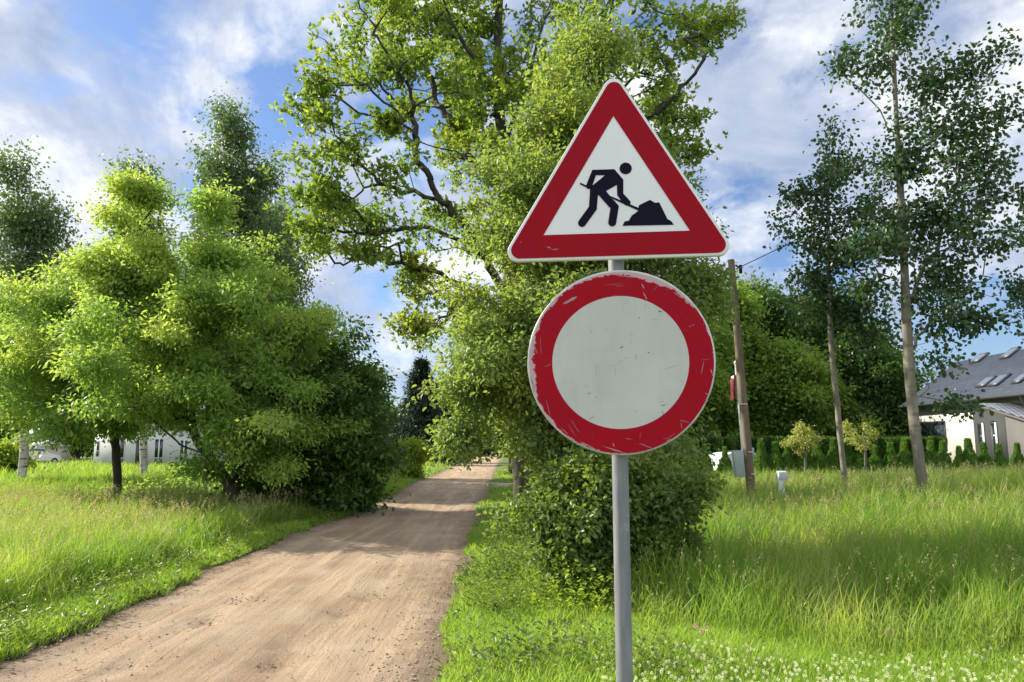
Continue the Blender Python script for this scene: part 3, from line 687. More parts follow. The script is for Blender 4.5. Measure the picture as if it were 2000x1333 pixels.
bgtree(1000, 42, [(1000, 700, 90, 100, 70), (1050, 780, 90, 80, 70), (960, 790, 50, 60, 40)], 'tree on the right verge further up the road, behind the oak', 'linden_leaf', group='trees up the road', ncl=800)
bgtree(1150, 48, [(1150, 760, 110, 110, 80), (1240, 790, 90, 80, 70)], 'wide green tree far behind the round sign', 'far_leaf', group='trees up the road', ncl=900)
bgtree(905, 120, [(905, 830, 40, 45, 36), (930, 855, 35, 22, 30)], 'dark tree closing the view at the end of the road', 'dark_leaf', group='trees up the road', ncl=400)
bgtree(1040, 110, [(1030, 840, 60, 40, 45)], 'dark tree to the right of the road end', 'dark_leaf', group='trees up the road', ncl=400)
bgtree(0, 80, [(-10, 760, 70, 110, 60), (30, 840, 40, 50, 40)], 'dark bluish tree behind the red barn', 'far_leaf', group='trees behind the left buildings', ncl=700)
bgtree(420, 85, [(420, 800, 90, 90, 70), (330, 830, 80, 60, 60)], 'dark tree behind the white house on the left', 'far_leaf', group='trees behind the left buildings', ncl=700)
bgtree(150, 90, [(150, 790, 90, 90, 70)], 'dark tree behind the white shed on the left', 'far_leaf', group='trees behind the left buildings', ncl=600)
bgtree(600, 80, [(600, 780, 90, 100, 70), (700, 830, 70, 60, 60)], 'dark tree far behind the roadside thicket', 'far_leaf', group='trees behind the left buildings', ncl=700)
bgtree(18, 42, [(6, 905, 20, 34, 20)], 'low sunlit bush in front of the red barn', 'lime_leaf', name='garden_bush', group='trees behind the left buildings', ncl=220, r0=.05)

# spruce beyond the bend
def spruce(px, top, Y, label):
    x, y = P(px, 930, Y)[:2]; z1 = Z(top, Y); gz = ground_z(x, y)
    root = thing('spruce_tree', label, 'spruce tree', (x, y, gz), 'spruces beyond the bend')
    tb = MB(); tb.tube([(x, y, gz - .1), (x, y, z1)], [.2, .02], 8); tb.build('trunk', M['dark_bark'], root, smooth=True)
    C_, D_ = [], []
    nw = 30
    for i in range(nw):
        u = i / nw; z = gz + .4 + (z1 - gz - .4) * u; Rr = 3.1 * (1 - u) ** .85 + .12
        for k in range(13):
            a = random.uniform(0, 6.28); rr = Rr * random.uniform(.8, 1.1)
            for s in np.linspace(.2, 1, 7):
                C_.append((x + math.cos(a) * rr * s, y + math.sin(a) * rr * s, z - .35 * rr * s ** 1.3 + .12 * s * rr)); D_.append((math.cos(a), math.sin(a), -.3))
    leafobj('crown', np.array(C_), np.array(D_), 9, (.15, .15, .10), .34, M['spruce_leaf'], root, .22, .35)
    return root
spruce(818, 700, 64, 'tall dark spruce beyond the road bend')
spruce(858, 745, 72, 'second dark spruce, half hidden by the overhanging willow branch')

# distant wood that closes the horizon
k = 900
ang = np.linspace(-1.25, 1.25, k) + rng.normal(size=k) * .004
rr = 150 + 60 * rng.random(k); hh_ = 5 + 5 * vnoise(ang * 9, ang * 0, 1, 21) + 2.5 * rng.random(k)
cs = []
for i in range(k):
    q = 16; cs.append(np.stack([np.full(q, math.sin(ang[i]) * rr[i]) + rng.normal(size=q) * 1.8, np.full(q, math.cos(ang[i]) * rr[i]) + rng.normal(size=q) * 1.8, hh_[i] * rng.random(q) ** .6], 1))
cs = np.concatenate(cs)
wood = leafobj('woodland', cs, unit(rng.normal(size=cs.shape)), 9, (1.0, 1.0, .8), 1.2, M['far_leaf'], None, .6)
tag(wood, 'distant line of mixed woodland along the horizon', None, None, 'stuff')

# ------------------------------------------------------------------ grass
def blades(x, y, h, w, bend, seglevels=3):
    n = len(x); z = terrain(x, y) - 0.01
    a = rng.random(n) * 2 * math.pi; ld = np.stack([np.cos(a), np.sin(a), 0 * a], 1)
    b_ = rng.random(n) * 2 * math.pi; wd = np.stack([np.cos(b_), np.sin(b_), 0 * b_], 1)
    base = np.stack([x, y, z], 1); up_ = np.array([0, 0, 1.])
    wind = np.array([0.35, -0.1, 0])
    ld = unit(ld + wind)
    h = h[:, None]; w = w[:, None]; bend = bend[:, None]
    def pt(t): return base + up_ * h * t * (1 - .45 * bend * t) + ld * h * bend * t * t
    if seglevels == 3:
        ts, ws = (0, .42, .76), (.8, 1.0, .62)
        vs = []
        for t_, q in zip(ts, ws): c_ = pt(t_); vs += [c_ - wd * w * q * .5, c_ + wd * w * q * .5]
        vs.append(pt(1.0))
        V = np.stack(vs, 1).reshape(-1, 3); k_ = (np.arange(n) * 7)[:, None]
        loops = (k_ + np.array([0, 1, 3, 2, 2, 3, 5, 4, 4, 5, 6])).ravel(); sizes = np.tile([4, 4, 3], n); per = 3
    else:
        c0, c1 = pt(0), pt(.55)
        V = np.stack([c0 - wd * w * .4, c0 + wd * w * .4, c1 + wd * w * .5, c1 - wd * w * .5, pt(1.0)], 1).reshape(-1, 3); k_ = (np.arange(n) * 5)[:, None]
        loops = (k_ + np.array([0, 1, 2, 3, 3, 2, 4])).ravel(); sizes = np.tile([4, 3], n); per = 2
    return V, sizes, loops, per
def scatter(n, ylo, yhi, side, pw=1.0):
    """points seen by the camera on one side of the road, evenly over the area between two depths"""
    y = np.sqrt(rng.random(n) * (yhi ** 2 - ylo ** 2) + ylo ** 2)
    ext = 0.74 * y + 0.5
    if side > 0: lo = XR(y) - .1; x = lo + (ext - lo) * rng.random(n)
    else: hi = XL(y) + .1; x = -ext + (hi + ext) * rng.random(n)
    d = edge_d(x, y)
    k_ = (d > 0.05) & (side_path(x, y) < .35)
    return x[k_], y[k_], d[k_]
soil_spots = [G(1080, 1195), G(1112, 1245), G(1130, 1290)]
def bare(x, y):
    m_ = np.zeros(len(x))
    for s, r_ in zip(soil_spots, (.20, .19, .12)): m_ = np.maximum(m_, np.exp(-(((x - s[0]) / r_) ** 2 + ((y - s[1]) / (r_ * .8)) ** 2) * 1.2))
    return m_
def meadow_mask(x, y, d, side):
    """0 = short verge, 1 = tall meadow"""
    if side > 0:
        a = sstep(1.3, 2.1, d + .5 * (vnoise(x, y, 1.5, 31) - .5)) * sstep(6.2, 7.4, y + .35 * x + .8 * (vnoise(x, y, 1.2, 32) - .5) - .3)
        b2 = sstep(0.9, 1.8, d) * sstep(14, 18, y)
        return np.maximum(a, b2)
    return sstep(.45, 1.15, d + .4 * (vnoise(x, y, 1.3, 33) - .5))
def grassobj(name, label, mat, parts):
    V, S, L, vv, off = [], [], [], [], 0
    for (v_, s_, l_, c_) in parts: V.append(v_); S.append(s_); L.append(l_ + off); vv.append(c_); off += len(v_)
    o = meshobj(name, np.concatenate(V), np.concatenate(S), np.concatenate(L), mat, None, v=np.concatenate(vv))
    return tag(o, label, None, None, 'stuff')
def run(side, bands):
    tall, short = [], []
    for (n, y0, y1, wmul, lv) in bands:
        x, y, d = scatter(n, y0, y1, side)
        mm = meadow_mask(x, y, d, side); bs = bare(x, y)
        pick = rng.random(len(x)) < mm; keep = rng.random(len(x)) > bs * 1.3
        tuft = vnoise(x, y, 2.6, 41)
        for flag, store in ((True, tall), (False, short)):
            s = (pick == flag) & keep
            if flag: s &= rng.random(len(x)) < .45 + .8 * tuft
            xs, ys, ts = x[s], y[s], tuft[s]
            if not len(xs): continue
            if flag:
                h = (.20 + .50 * rng.random(len(xs)) ** 1.6) * (.65 + .7 * ts) * (1.0 if side > 0 else .9) * (.55 + .45 * mm[s]); w = (.0045 + .004 * rng.random(len(xs))) * wmul; bd = .15 + .5 * rng.random(len(xs))
            else:
                h = (.05 + .09 * rng.random(len(xs))) * (.7 + .7 * ts) + .05 * np.clip(d[s] - .5, 0, 1); w = (.004 + .004 * rng.random(len(xs))) * wmul; bd = .2 + .6 * rng.random(len(xs))
            v_, s_, l_, per = blades(xs, ys, h, w, bd, lv)
            cval = np.clip(.55 * vnoise(xs, ys, .8, 44) + .5 * rng.random(len(xs)) - .05, 0, 1)
            store.append((v_, s_, l_, np.repeat(cval, per)))
    return tall, short
tr_, sr_ = run(1, [(70000, 3.6, 8.5, 1.0, 3), (75000, 8.5, 15, 1.6, 3), (60000, 15, 26, 2.6, 2), (45000, 26, 50, 5, 2)])
tl_, sl_ = run(-1, [(52000, 5.0, 11, 1.1, 3), (70000, 11, 20, 1.9, 3), (50000, 20, 34, 3.4, 2), (36000, 34, 70, 6.5, 2)])
grassobj('meadow_grass', 'tall unmown meadow grass on both sides of the road', M['grass'], tr_ + tl_)
grassobj('verge_grass', 'short bright grass along the road edges and under the sign', M['short_grass'], sr_ + sl_)
# extra low turf close to the camera and along both edges
x, y, d = scatter(120000, 3.8, 9.5, 1); s = (meadow_mask(x, y, d, 1) < .6) & (rng.random(len(x)) > bare(x, y) * 1.5)
x, y = x[s], y[s]
p1_ = blades(x, y, .03 + .06 * rng.random(len(x)), .004 + .003 * rng.random(len(x)), .3 + .5 * rng.random(len(x)), 2)
y2 = 5 + 24 * rng.random(60000) ** 1.5; x2 = XL(y2) - .02 - .75 * rng.random(60000) ** 1.2; s = edge_d(x2, y2) > .06; x2, y2 = x2[s], y2[s]
p2_ = blades(x2, y2, .04 + .08 * rng.random(len(x2)), (.005 + .004 * rng.random(len(x2))) * (1 + y2 / 18), .3 + .5 * rng.random(len(x2)), 2)
grassobj('turf', 'close-growing low turf beside the gravel', M['short_grass'], [(p[0], p[1], p[2], np.repeat(rng.random(len(p[1]) // 2), 2)) for p in (p1_, p2_)])

# seed heads: thin stalks with a loose panicle
def panicles(n_r, n_l):
    X, Y_, D = [], [], []
    for side, n, (a, b_) in ((1, n_r, (5.0, 20)), (-1, n_l, (6.5, 20))):
        x, y, d = scatter(n, a, b_, side); mm = meadow_mask(x, y, d, side); s = (mm > .5) & (rng.random(len(x)) < .25 + vnoise(x, y, .7, 51)); X.append(x[s]); Y_.append(y[s])
    x, y = np.concatenate(X), np.concatenate(Y_); n = len(x); h = .45 + .35 * rng.random(n); bd = .1 + .3 * rng.random(n)
    wm = 1 + np.clip(y - 7, 0, 30) / 12
    v_, s_, l_, per = blades(x, y, h, .0028 * wm, bd, 3)
    tip = v_.reshape(-1, 7, 3)[:, 6]; mid = v_.reshape(-1, 7, 3)[:, 4:6].mean(1)
    k_ = 16; u = rng.random((n, k_, 1)); c_ = mid[:, None] + (tip - mid)[:, None] * u + rng.normal(size=(n, k_, 3)) * np.array([.016, .016, .008]) * (1.15 - u)
    c_ = c_.reshape(-1, 3); ax = unit(rng.normal(size=c_.shape) * .6 + np.array([0, 0, .8])); L = (.012 + .01 * rng.random(len(c_))) * np.repeat(wm, k_)
    V, Fq, _ = leaf_quads(c_, ax, rng.normal(size=c_.shape), L, L * .4)
    tag(meshobj('seed_heads', np.concatenate([v_, V]), np.concatenate([s_, np.full(len(Fq), 4)]), np.concatenate([l_, Fq.ravel() + len(v_)]), M['straw'], None,
                v=rng.random(len(s_) + len(Fq))), 'pale flowering grass stalks standing over the meadow', None, None, 'stuff')
panicles(5000, 3800)

# broad-leaved weeds
def weeds(n, zone, size, mat, name, label, hmax):
    x, y = zone(n); n = len(x); k_ = 12
    z = terrain(x, y); h = hmax * (.4 + .6 * rng.random(n)); u = rng.random((n, k_)) ; a = rng.random((n, k_)) * 6.28
    c_ = np.stack([x[:, None] + .03 * np.cos(a), y[:, None] + .03 * np.sin(a), z[:, None] + h[:, None] * u], -1).reshape(-1, 3)
    ax = unit(np.stack([np.cos(a), np.sin(a), .35 + .3 * rng.random((n, k_))], -1).reshape(-1, 3))
    L = size * (.5 + .8 * rng.random(len(c_))) * np.repeat(1 + np.clip(y - 8, 0, 20) / 25, k_)
    V, Fq, per = leaf_quads(c_, ax, np.cross(np.array([0, 0, 1.]), ax) + rng.normal(size=ax.shape) * .3, L, L * .5, rich=True)
    tag(meshobj(name, V, np.full(len(Fq), 4), Fq.ravel(), mat, None, v=np.repeat(rng.random(len(c_)), per)), label, None, None, 'stuff')
def wz(n):
    X, Y_ = [], []
    for side, (a, b_) in ((1, (5.0, 12)), (-1, (5.5, 18))):
        x, y, d = scatter(n, a, b_, side); s = vnoise(x, y, 1.1, 61) + .5 * rng.random(len(x)) > .80; X.append(x[s]); Y_.append(y[s])
    x = np.concatenate(X); y = np.concatenate(Y_); s = bare(x, y) < .3
    return x[s], y[s]
weeds(5200, wz, .05, M['bush_leaf'], 'meadow_herbs', 'broad-leaved herbs among the grass', .28)
def wz2(n):
    q = G(1165, 1225); x = q[0] + rng.normal(size=n) * .35; y = q[1] + .3 + rng.normal(size=n) * .35; return x, y
weeds(120, wz2, .05, M['lime_leaf'], 'young_shoots', 'light green leafy shoots at the foot of the bush', .45)
def wz3(n):
    q = G(345, 985); x = q[0] + rng.normal(size=n) * .9; y = q[1] + rng.normal(size=n) * 1.2; return x, y
weeds(420, wz3, .075, M['maple_leaf'], 'undergrowth', 'leafy undergrowth beneath the leaning maple', .7)

# clover: white heads, a few pink and yellow
def heads(name, label, n, fpos, col, rad):
    x, y, h = fpos(n); n = len(x); z = terrain(x, y)
    ico = []
    for (zz_, r_, kk) in ((-.7, .6, 5), (0, 1.0, 6), (.65, .7, 5)):
        for i in range(kk): a = 2 * math.pi * i / kk + zz_; ico.append((r_ * math.cos(a), r_ * math.sin(a), zz_))
    ico = np.array(ico + [(0, 0, 1.0)])
    # florets: small upward kites on the ball
    c_ = (np.stack([x, y, z + h], 1)[:, None] + ico[None] * rad * .55).reshape(-1, 3)
    ax = np.tile(unit(ico), (n, 1)) + rng.normal(size=c_.shape) * .2
    L = np.full(len(c_), rad * .9)
    V, Fq, per = leaf_quads(c_, ax, rng.normal(size=c_.shape), L, L * .75)
    v_, s_, l_, p_ = blades(x, y, h + .012, np.full(n, .003), np.zeros(n), 2)
    o = meshobj(name, V, np.full(len(Fq), 4), Fq.ravel(), col, None, v=rng.random(len(Fq)))
    tag(o, label, None, None, 'stuff')
    return (v_, s_, l_, np.repeat(rng.random(n), p_))
def cz(n):
    y = 3.9 + 2.3 * rng.random(n); x = .55 + (0.74 * y + .3 - .55) * rng.random(n)
    k_ = (vnoise(x, y, 1.6, 71) + .9 * vnoise(x, y, 5.5, 77) > .62 + .35 * sstep(5.2, 6.2, y)) & (y < 5.45 - .04 * x + .45 * vnoise(x, y, 2, 72)); x, y = x[k_], y[k_]
    return x, y, .07 + .06 * rng.random(len(x))
def cz2(n):
    x, y, d = scatter(n, 4.3, 7.5, 1); s = (vnoise(x, y, 1.9, 73) > .62); x, y = x[s], y[s]; return x, y, .06 + .07 * rng.random(len(x))
def cz3(n):
    x, y, d = scatter(n, 5.5, 16, -1); s = (vnoise(x, y, 1.1, 74) > .72); x, y = x[s], y[s]; return x, y, .3 + .3 * rng.random(len(x))
M['white_petal'] = leafmat('white_petal', (0.62, 0.62, 0.48), (0.80, 0.79, 0.68), None, .3)
M['pink_petal'] = leafmat('pink_petal', (0.50, 0.22, 0.34), (0.62, 0.36, 0.45), None, .3)
M['yellow_petal'] = leafmat('yellow_petal', (0.7, 0.5, 0.02), (0.8, 0.6, 0.03), None, .3)
st = [heads('clover_flowers', 'white clover in bloom under the sign', 1900, cz, M['white_petal'], .0085), heads('clover_flowers', 'scattered white clover heads in the right verge', 260, cz2, M['white_petal'], .009),
      heads('meadow_flowers', 'small white flowers dotted over the left meadow', 60, cz3, M['white_petal'], .012)]
def pz(n):
    X = []
    for (px, py) in ((1380, 1272), (1745, 1262)):
        q = G(px, py + 20); X.append((q[0], q[1]))
    X = np.array(X); x = np.repeat(X[:, 0], 3) + rng.normal(size=len(X) * 3) * .05; y = np.repeat(X[:, 1], 3) + rng.normal(size=len(X) * 3) * .05
    return x, y, .12 + .06 * rng.random(len(x))
st.append(heads('red_clover', 'a few pink clover heads among the white ones', 24, pz, M['pink_petal'], .016))
def yz(n):
    q = G(1242, 1335); return np.array([q[0], q[0] + .9]), np.array([q[1], q[1] + 1.8]), np.array([.12, .2])
st.append(heads('buttercups', 'small yellow flower beside the sign pole', 2, yz, M['yellow_petal'], .014))
grassobj('flower_stems', 'thin green stems under the clover heads', M['short_grass'], st)
# clods of bare earth
def sz(n):
    k_ = rng.integers(0, 3, n); s = np.array(soil_spots)[k_]; x = s[:, 0] + rng.normal(size=n) * .12; y = s[:, 1] + rng.normal(size=n) * .10
    return np.stack([x, y, terrain(x, y) + .005 + .02 * rng.random(n)], 1)
v, f = rocks(520, sz, .012, .045)
tag(meshobj('earth_clods', v, np.full(len(f), 3), f.ravel(), simple('earth', (0.085, 0.06, 0.045), .95, var=.4)), 'crumbly bare earth in the right verge', None, None, 'stuff')
def vz(n):
    y = 4.5 + 18 * rng.random(n) ** 1.6; x = XL(y) - .03 + .12 * (vnoise(y, y * 0, 1.7, 91) - .5) + rng.normal(size=n) * .06; return np.stack([x, y, terrain(x, y) + .012], 1)
v, f = rocks(5200, vz, .008, .05)
tag(meshobj('verge_clods', v, np.full(len(f), 3), f.ravel(), bpy.data.materials['earth']), 'dark crumbled soil lip along the left road edge', None, None, 'stuff')

# ------------------------------------------------------------------ the two road signs on their pole
YS = 2.37; psi = R(4.5)
c0 = P(1209, 700, YS); nrm = np.array([-math.sin(psi), -math.cos(psi), 0]); ux = np.array([math.cos(psi), -math.sin(psi), 0])
sign = thing('road_sign', 'roadworks warning triangle above a scratched round red and white sign on a grey steel pole', 'road sign', (c0[0], c0[1] + .045, ground_z(c0[0], c0[1])))
sbase = np.array(sign.location)
def S(px, py, off=0.0):                     # picture point -> sign plane
    d = ray(px, py); o_ = np.array([0, 0, H0]); q = c0 + nrm * 0
    t_ = np.dot(q - o_, nrm) / np.dot(d, nrm); return o_ + d * t_ + nrm * off
def t1(x, y): return (970 + x / 3.508, 140 + y / 3.508)       # triangle close-up -> photo
def t2(x, y): return (1000 + x / 3.174, 500 + y / 3.174)      # disc close-up -> photo
def rounded(c_, r_, n=10):
    out = []; m_ = len(c_)
    for i in range(m_):
        a, b_, d = np.array(c_[i - 1], float), np.array(c_[i], float), np.array(c_[(i + 1) % m_], float)
        u, w = unit(a - b_), unit(d - b_); ang = math.acos(np.clip(np.dot(u, w), -1, 1)); t_ = r_ / math.tan(ang / 2)
        ce = b_ + unit(u + w) * r_ / math.sin(ang / 2); p0_, p1_ = b_ + u * t_, b_ + w * t_
        a0 = math.atan2(*(p0_ - ce)[::-1]); a1 = math.atan2(*(p1_ - ce)[::-1]); da = (a1 - a0 + math.pi) % (2 * math.pi) - math.pi
        for k in range(n + 1): q = a0 + da * k / n; out.append(ce + r_ * np.array([math.cos(q), math.sin(q)]))
    return out
def inset(c_, d):
    out = []; m_ = len(c_); cen = np.mean(c_, 0)
    for i in range(m_):
        a, b_, e = np.array(c_[i - 1], float), np.array(c_[i], float), np.array(c_[(i + 1) % m_], float)
        n1_ = np.array([-(b_ - a)[1], (b_ - a)[0]]); n1_ = unit(n1_); n1_ *= np.sign(np.dot(cen - a, n1_))
        n2_ = np.array([-(e - b_)[1], (e - b_)[0]]); n2_ = unit(n2_); n2_ *= np.sign(np.dot(cen - e, n2_))
        A_ = np.array([n1_, n2_]); out.append(np.linalg.solve(A_, np.array([np.dot(n1_, a) + d, np.dot(n2_, e) + d])))
    return out
def plate(name, pts, mat, front, back, parent, bevel=0):
    mb = MB(); mb.prism([S(x, y, back) for x, y in pts], [S(x, y, front) for x, y in pts])
    return mb.build(name, mat, parent, bevel=bevel)
def ringplate(name, outer, inner, mat, front, parent):
    mb = MB(); n = len(outer)
    for i in range(n):
        j = (i + 1) % n; mb.poly([S(*outer[i], front), S(*outer[j], front), S(*inner[j], front), S(*inner[i], front)])
    return mb.build(name, mat, parent)
# materials of the plates
def signmat(name, col, wear, wcol, scale, rimc=None):
    m, t, b = newmat(name)
    co = nd(t, 'ShaderNodeTexCoord').outputs['Object']
    base = mixc(t, ramp(t, noise(t, co, 5, 6, .6), [(0.3, 0.0), (0.75, 1.0)]), tuple(q * .86 for q in col), col)
    s1 = noise(t, mapping(t, co, (1, 1, 14), rot=(0, .5, 0)), scale, 8, .75, .4)
    s2 = noise(t, mapping(t, co, (12, 1, 1), rot=(0, .3, 0)), scale * .8, 8, .75, .4)
    gate = ramp(t, noise(t, co, 6.5, 4, .6), [(0.50, 0.0), (0.68, 1.0)])
    w_ = mth(t, 'MULTIPLY', mth(t, 'MAXIMUM', ramp(t, s1, [(0.62, 0.0), (0.70, 1.0)]), ramp(t, s2, [(0.64, 0.0), (0.72, 1.0)])), mth(t, 'MULTIPLY', gate, wear), clamp=True)
    if rimc is not None:                     # chipped towards the rim of the disc
        cs_, rad_ = rimc
        vm = t.nodes.new('ShaderNodeVectorMath'); vm.operation = 'DISTANCE'; t.links.new(co, vm.inputs[0]); vm.inputs[1].default_value = cs_
        rr_ = mth(t, 'DIVIDE', vm.outputs['Value'], rad_)
        nn = noise(t, co, 22, 8, .75); lobes = noise(t, co, 4.0, 3, .6)
        q = mth(t, 'ADD', mth(t, 'ADD', mth(t, 'MULTIPLY', mth(t, 'SUBTRACT', nn, .5), .20), mth(t, 'MULTIPLY', mth(t, 'SUBTRACT', lobes, .5), .20)), rr_)
        w_ = mth(t, 'MAXIMUM', w_, ramp(t, q, [(0.995, 0.0), (1.03, .85)]))
    grime = ramp(t, noise(t, mapping(t, co, (3.0, 1, .7)), 6.0, 9, .72), [(0.48, 0.0), (0.72, .30)])
    base = mixc(t, grime, base, tuple(q * .60 + .012 for q in col))
    c_ = mixc(t, w_, base, wcol)
    t.links.new(c_, b.inputs['Base Color']); b.inputs['Roughness'].default_value = .55; b.inputs['Specular IOR Level'].default_value = .12
    bn = nd(t, 'ShaderNodeBump', i_Strength=.12, i_Distance=.002); t.links.new(w_, bn.inputs['Height']); t.links.new(bn.outputs[0], b.inputs['Normal'])
    return m
dc = S(1214.2, 708.9) - sbase
M['alu'] = simple('aluminium', (0.55, 0.56, 0.55), .45, .6, .25, 20)
M['plate_white'] = simple('plate_white', (0.66, 0.685, 0.68), .4, 0, .05, 4)
M['plate_red'] = signmat('plate_red', (0.31, 0.001, 0.010), .08, (0.55, 0.12, 0.15), 14)
M['disc_red'] = signmat('disc_red', (0.34, 0.001, 0.012), .40, (0.48, 0.40, 0.40), 13, (tuple(dc), .292))
M['disc_white'] = signmat('disc_white', (0.51, 0.535, 0.50), .45, (0.33, 0.34, 0.32), 11)
M['ink'] = simple('ink', (0.004, 0.004, 0.016), .6, 0, .1, 4, spec=.1)
M['chip'] = simple('chip', (0.40, 0.26, 0.27), .6, 0, .3, 60)
M['scuff'] = simple('scuff', (0.12, 0.13, 0.12), .7, 0, .3, 60)
M['galv'] = None
m, t, b = newmat('galvanised'); co = nd(t, 'ShaderNodeTexCoord').outputs['Object']
f1 = noise(t, mapping(t, co, (1, 1, .15)), 40, 6, .6); f2 = noise(t, co, 9, 7, .7)
c = mixc(t, ramp(t, f1, [(.3, 0.), (.7, 1.)]), (.145, .157, .168), (.225, .24, .248)); c = mixc(t, ramp(t, f2, [(.58, 0.), (.70, .7)]), c, (.36, .36, .35))
t.links.new(c, b.inputs['Base Color']); b.inputs['Roughness'].default_value = .55; b.inputs['Metallic'].default_value = .2
bn = nd(t, 'ShaderNodeBump', i_Strength=.15, i_Distance=.004); t.links.new(f2, bn.inputs['Height']); t.links.new(bn.outputs[0], b.inputs['Normal'])
M['galv'] = m

tri = [(800, -14), (1654, 1258), (20, 1306)]
warn = thing('warning_panel', None, None, sbase); warn.parent = sign; warn.location = (0, 0, 0)
warn_o = MB(); pts = [t1(*p) for p in rounded(tri, 70, 12)]
warn_o.prism([S(x, y, -.018) for x, y in pts], [S(x, y, 0) for x, y in pts])
bpy.data.objects.remove(warn)
panel = warn_o.build('warning_panel', M['plate_white'], sign, bevel=.002)
def under(o, par):                          # sub-part: keep the place, the part sits at its thing's origin
    o.parent = par; return o
outer = [t1(*p) for p in rounded(inset(tri, 19), 58, 12)]; inner3 = [(800, 306), (1324, 1091), (321, 1122)]
mb = MB()
oc = np.array(outer); ic = [np.array(t1(*p)) for p in inner3]
nseg = 13
A_ = [outer[0:nseg], outer[nseg:2 * nseg], outer[2 * nseg:3 * nseg]]
def near(pt, k): return k
# the ring: each rounded corner fans to its inner corner, sides are quads
order = []
for cidx in range(3):
    seg = A_[cidx]; cen = ic[np.argmin([np.linalg.norm(np.mean(seg, 0) - q) for q in ic])]; order.append((seg, cen))
for i, (seg, cen) in enumerate(order):
    for a, b_ in zip(seg[:-1], seg[1:]): mb.poly([S(*a, .0012), S(*b_, .0012), S(*cen, .0012)])
    nseg_, ncen = order[(i + 1) % 3]
    mb.poly([S(*seg[-1], .0012), S(*nseg_[0], .0012), S(*ncen, .0012), S(*cen, .0012)])
under(mb.build('red_border', M['plate_red'], sign), panel)
# the digging worker
def capsule(a, b_, r_, n=10):
    a, b_ = np.array(a, float), np.array(b_, float); d = unit(b_ - a); q = math.atan2(d[1], d[0]); out = []
    for k in range(n + 1): w = q - math.pi / 2 + math.pi * k / n; out.append(b_ + r_ * np.array([math.cos(w), math.sin(w)]))
    for k in range(n + 1): w = q + math.pi / 2 + math.pi * k / n; out.append(a + r_ * np.array([math.cos(w), math.sin(w)]))
    return out
mb = MB(); lay = [0]
def ink(pts):
    lay[0] += 1; o_ = .0013 + lay[0] * .00004; mb.poly([S(*t1(*p), o_) for p in pts])
ink([(884 + 42 * math.cos(a), 665 + 40 * math.sin(a)) for a in np.arange(0, 6.28, .2)])                     # head
ink([(655, 675), (806, 670), (868, 742), (866, 760), (822, 778), (750, 820), (697, 850), (638, 845), (642, 800), (662, 778), (742, 712), (675, 712)])   # back and trunk
ink([(655, 675), (684, 700), (656, 785), (650, 798), (638, 806), (622, 805), (612, 792), (614, 778)])       # left arm
ink([(822, 745), (868, 742), (868, 838), (916, 890), (918, 905), (906, 918), (886, 920), (868, 906), (826, 848)])  # right arm
ink([(640, 800), (697, 800), (694, 850), (686, 940), (632, 928), (638, 845)])                               # rear thigh
ink(capsule((660, 935), (585, 1039), 27.5))
ink([(700, 850), (735, 812), (750, 820), (776, 854), (838, 922), (834, 940), (780, 932), (776, 936)])       # front thigh
ink(capsule((808, 932), (792, 1035), 27.5))
ink([(574, 762), (622, 786), (616, 796), (569, 773)]); ink([(770, 850), (978, 938), (966, 952), (800, 876)])  # shovel handle
ink([(862, 1058), (878, 1028), (905, 1024), (925, 988), (968, 958), (974, 920), (985, 912), (1050, 881), (1084, 900), (1114, 898), (1170, 1012), (1196, 1026), (1214, 1051)])  # heap
under(mb.build('worker_symbol', M['ink'], sign), panel)
mb = MB()
for (x0, y0, x1, y1, w) in ((372, 1221, 426, 1217, 3.5), (345, 1204, 368, 1212, 6), (356, 1200, 372, 1214, 5), (158, 1170, 174, 1171, 3), (398, 1228, 410, 1226, 2.5), (330, 1202, 345, 1206, 2)):
    d = unit(np.array([x1 - x0, y1 - y0], float)); n2 = np.array([-d[1], d[0]]) * w / 2; a, b_ = np.array([x0, y0]), np.array([x1, y1])
    mb.poly([S(*t1(*q), .0016) for q in (a, a + d * 6 + n2, b_ - d * 4 + n2 * .7, b_, b_ - d * 5 - n2, a + d * 3 - n2)])
under(mb.build('scratches', M['chip'], sign), panel)

N = 96
def ell(cx_, cy_, rx_, ry_, jit=0): return [t2(cx_ + rx_ * (1 + jit * math.sin(k * 1.7) * math.sin(k * .37)) * math.cos(2 * math.pi * k / N), cy_ + ry_ * math.sin(2 * math.pi * k / N)) for k in range(N)]
disc = plate('round_panel', ell(680, 663, 584, 575, .002), M['alu'], 0, -.016, sign, .002)
under(ringplate('red_ring', ell(680, 663, 572, 563), ell(674, 662, 424, 412), M['disc_red'], .0012, sign), disc)
mb = MB(); mb.poly([S(*p, .0012) for p in ell(674, 662, 424, 412)]); under(mb.build('white_face', M['disc_white'], sign), disc)
mb = MB(); mw = MB(); rs = random.Random(5)
def sliver(mb_, x0, y0, x1, y1, w):
    d = unit(np.array([x1 - x0, y1 - y0], float)); n2 = np.array([-d[1], d[0]]) * w / 2; a, b_ = np.array([x0, y0], float), np.array([x1, y1], float); L = np.linalg.norm(b_ - a)
    q = [a] + [a + d * L * u + n2 * rs.uniform(.2, 1.0) * .8 for u in (.25, .5, .75)] + [b_] + [a + d * L * u - n2 * rs.uniform(.2, 1.0) * .8 for u in (.75, .5, .25)]
    mb_.poly([S(*t2(*p), .0016) for p in q])
